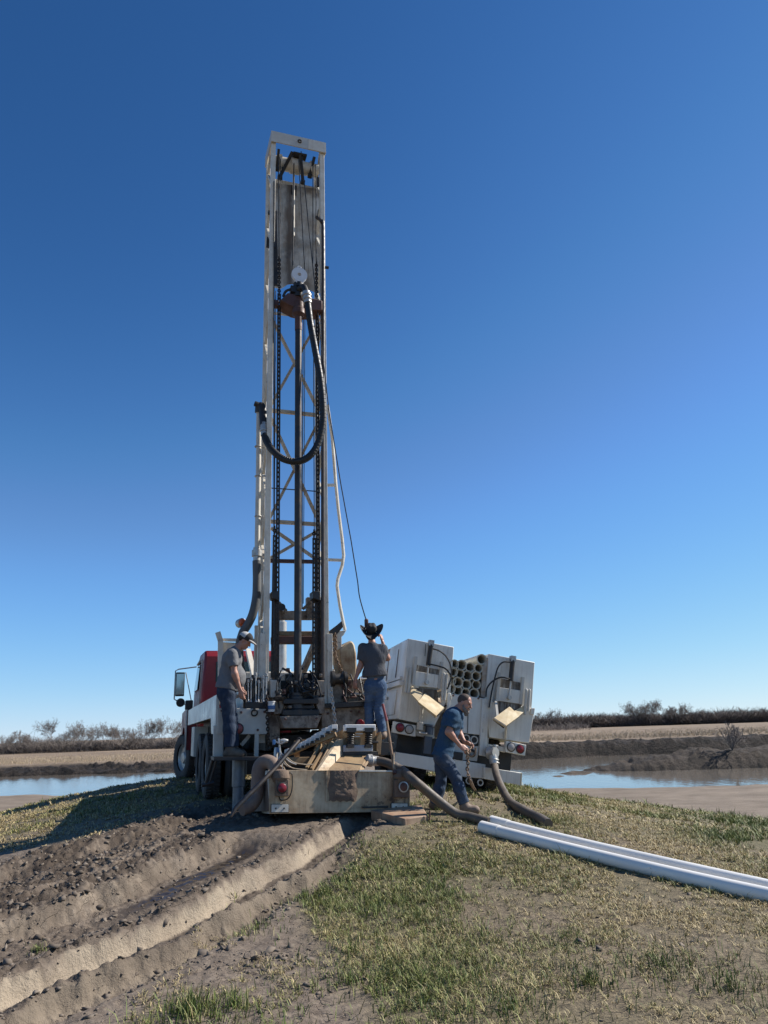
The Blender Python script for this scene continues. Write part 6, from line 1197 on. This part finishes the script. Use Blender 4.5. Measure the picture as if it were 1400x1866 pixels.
# last year's corn stubble and straw across the fields
n = 26000; x = RNG.uniform(-95, 120, n); y = 96 + RNG.exponential(26, n); k = y < 210; x, y = x[k], y[k]
x = x[:]; row = np.round((x * .88 - y * .47) / .9) * .9; x = (row + y * .47) / .88 + RNG.normal(0, .12, len(x)); n = len(x)
h = RNG.uniform(.15, .42, n); A = np.c_[x, y, hills_h(x, y) - .03]; B = A + np.c_[RNG.normal(0, .12, n), RNG.normal(0, .12, n), h]
STRAW = paint('stubble_stalks', (.46, .36, .24), .8, dirt=(.33, .24, .15), amt=.7, scale=.5, bmp=0)
V, F = prisms(A, B, np.full(n, .028), np.full(n, .018), 3); tag(np_mesh('stubble', V, F, STRAW), 'pale cut stalks in rows across the far field', None, None, 'stuff')

def clods():
    iv = np.array([(i, j, k) for k in (-1, 1) for j in (-1, 1) for i in (-1, 1)]) * .75
    fi = np.array([(0, 2, 3), (0, 3, 1), (4, 5, 7), (4, 7, 6), (0, 1, 5), (0, 5, 4), (1, 3, 7), (1, 7, 5), (3, 2, 6), (3, 6, 7), (2, 0, 4), (2, 4, 6)])
    x, y, s = [], [], []
    for P, off, sp, n, sz in ((RUT_A, -.2, .08, 260, .018), (RUT_A, .38, .11, 260, .016), (RUT_C, -.42, .25, 260, .024), (RUT_D, -.45, .32, 260, .026), (RUT_C, -.9, .35, 200, .022), (RUT_B, .28, .12, 500, .014), (RUT_D, .5, .3, 600, .022)):
        seg = np.diff(P, axis=0); L_ = np.hypot(*seg.T); cum = np.r_[0, np.cumsum(L_)]; d = RNG.uniform(.3, cum[-1], n); i = np.clip(np.searchsorted(cum, d) - 1, 0, len(seg) - 1); u = (d - cum[i]) / L_[i]
        q = P[i] + seg[i] * u[:, None]; nn = np.stack([-seg[i][:, 1], seg[i][:, 0]], 1) / L_[i][:, None]; o = off + RNG.normal(0, sp, n)
        q = q + nn * o[:, None]; x.append(q[:, 0]); y.append(q[:, 1]); s.append(sz * RNG.lognormal(0, .5, n))
    for px, py, r, n, sz in ((470, 1752, .16, 60, .017), (500, 1745, .12, 40, .015), (845, 1545, .14, 90, .018), (270, 1490, .7, 130, .035), (600, 1680, 1.0, 300, .010), (250, 1800, .9, 350, .011), (1000, 1750, 1.5, 400, .009), (120, 1640, .8, 500, .02)):
        q = ground_pt(px, py); x.append(q.x + RNG.normal(0, r, n)); y.append(q.y + RNG.normal(0, r * .7, n)); s.append(sz * RNG.lognormal(0, .5, n))
    x, y, s = map(np.concatenate, (x, y, s)); s = np.clip(s * .5 * RNG.lognormal(0, .4, len(s)), .003, .030); n = len(x); z = hills_h(x, y) + detail(x, y)[0]
    V = (iv[None] + RNG.normal(0, .30, (n, 8, 3))) * s[:, None, None] * RNG.uniform(.45, 1.4, (n, 1, 3)) * [1.15, 1.0, .5]      # broken angular crumbs
    a = RNG.uniform(0, 6.28, n); ca_, sa_ = np.cos(a)[:, None], np.sin(a)[:, None]; V = np.stack([V[..., 0] * ca_ - V[..., 1] * sa_, V[..., 0] * sa_ + V[..., 1] * ca_, V[..., 2]], -1)
    b_ = RNG.normal(0, .45, n); cb_, sb_ = np.cos(b_)[:, None], np.sin(b_)[:, None]; V = np.stack([V[..., 0], V[..., 1] * cb_ - V[..., 2] * sb_, V[..., 1] * sb_ + V[..., 2] * cb_], -1) + np.stack([x, y, z + s * .12], -1)[:, None, :]
    F = (np.arange(n) * 8)[:, None, None] + fi[None]
    return tag(np_mesh('mud_clods', V.reshape(-1, 3), F.reshape(-1, 3), CLOD), 'loose mud clods along the wheel ruts', None, None, 'stuff')
CLOD = paint('clods', (.11, .084, .062), .95, dirt=(.21, .172, .135), amt=1, scale=2.5, bmp=.5)
clods()
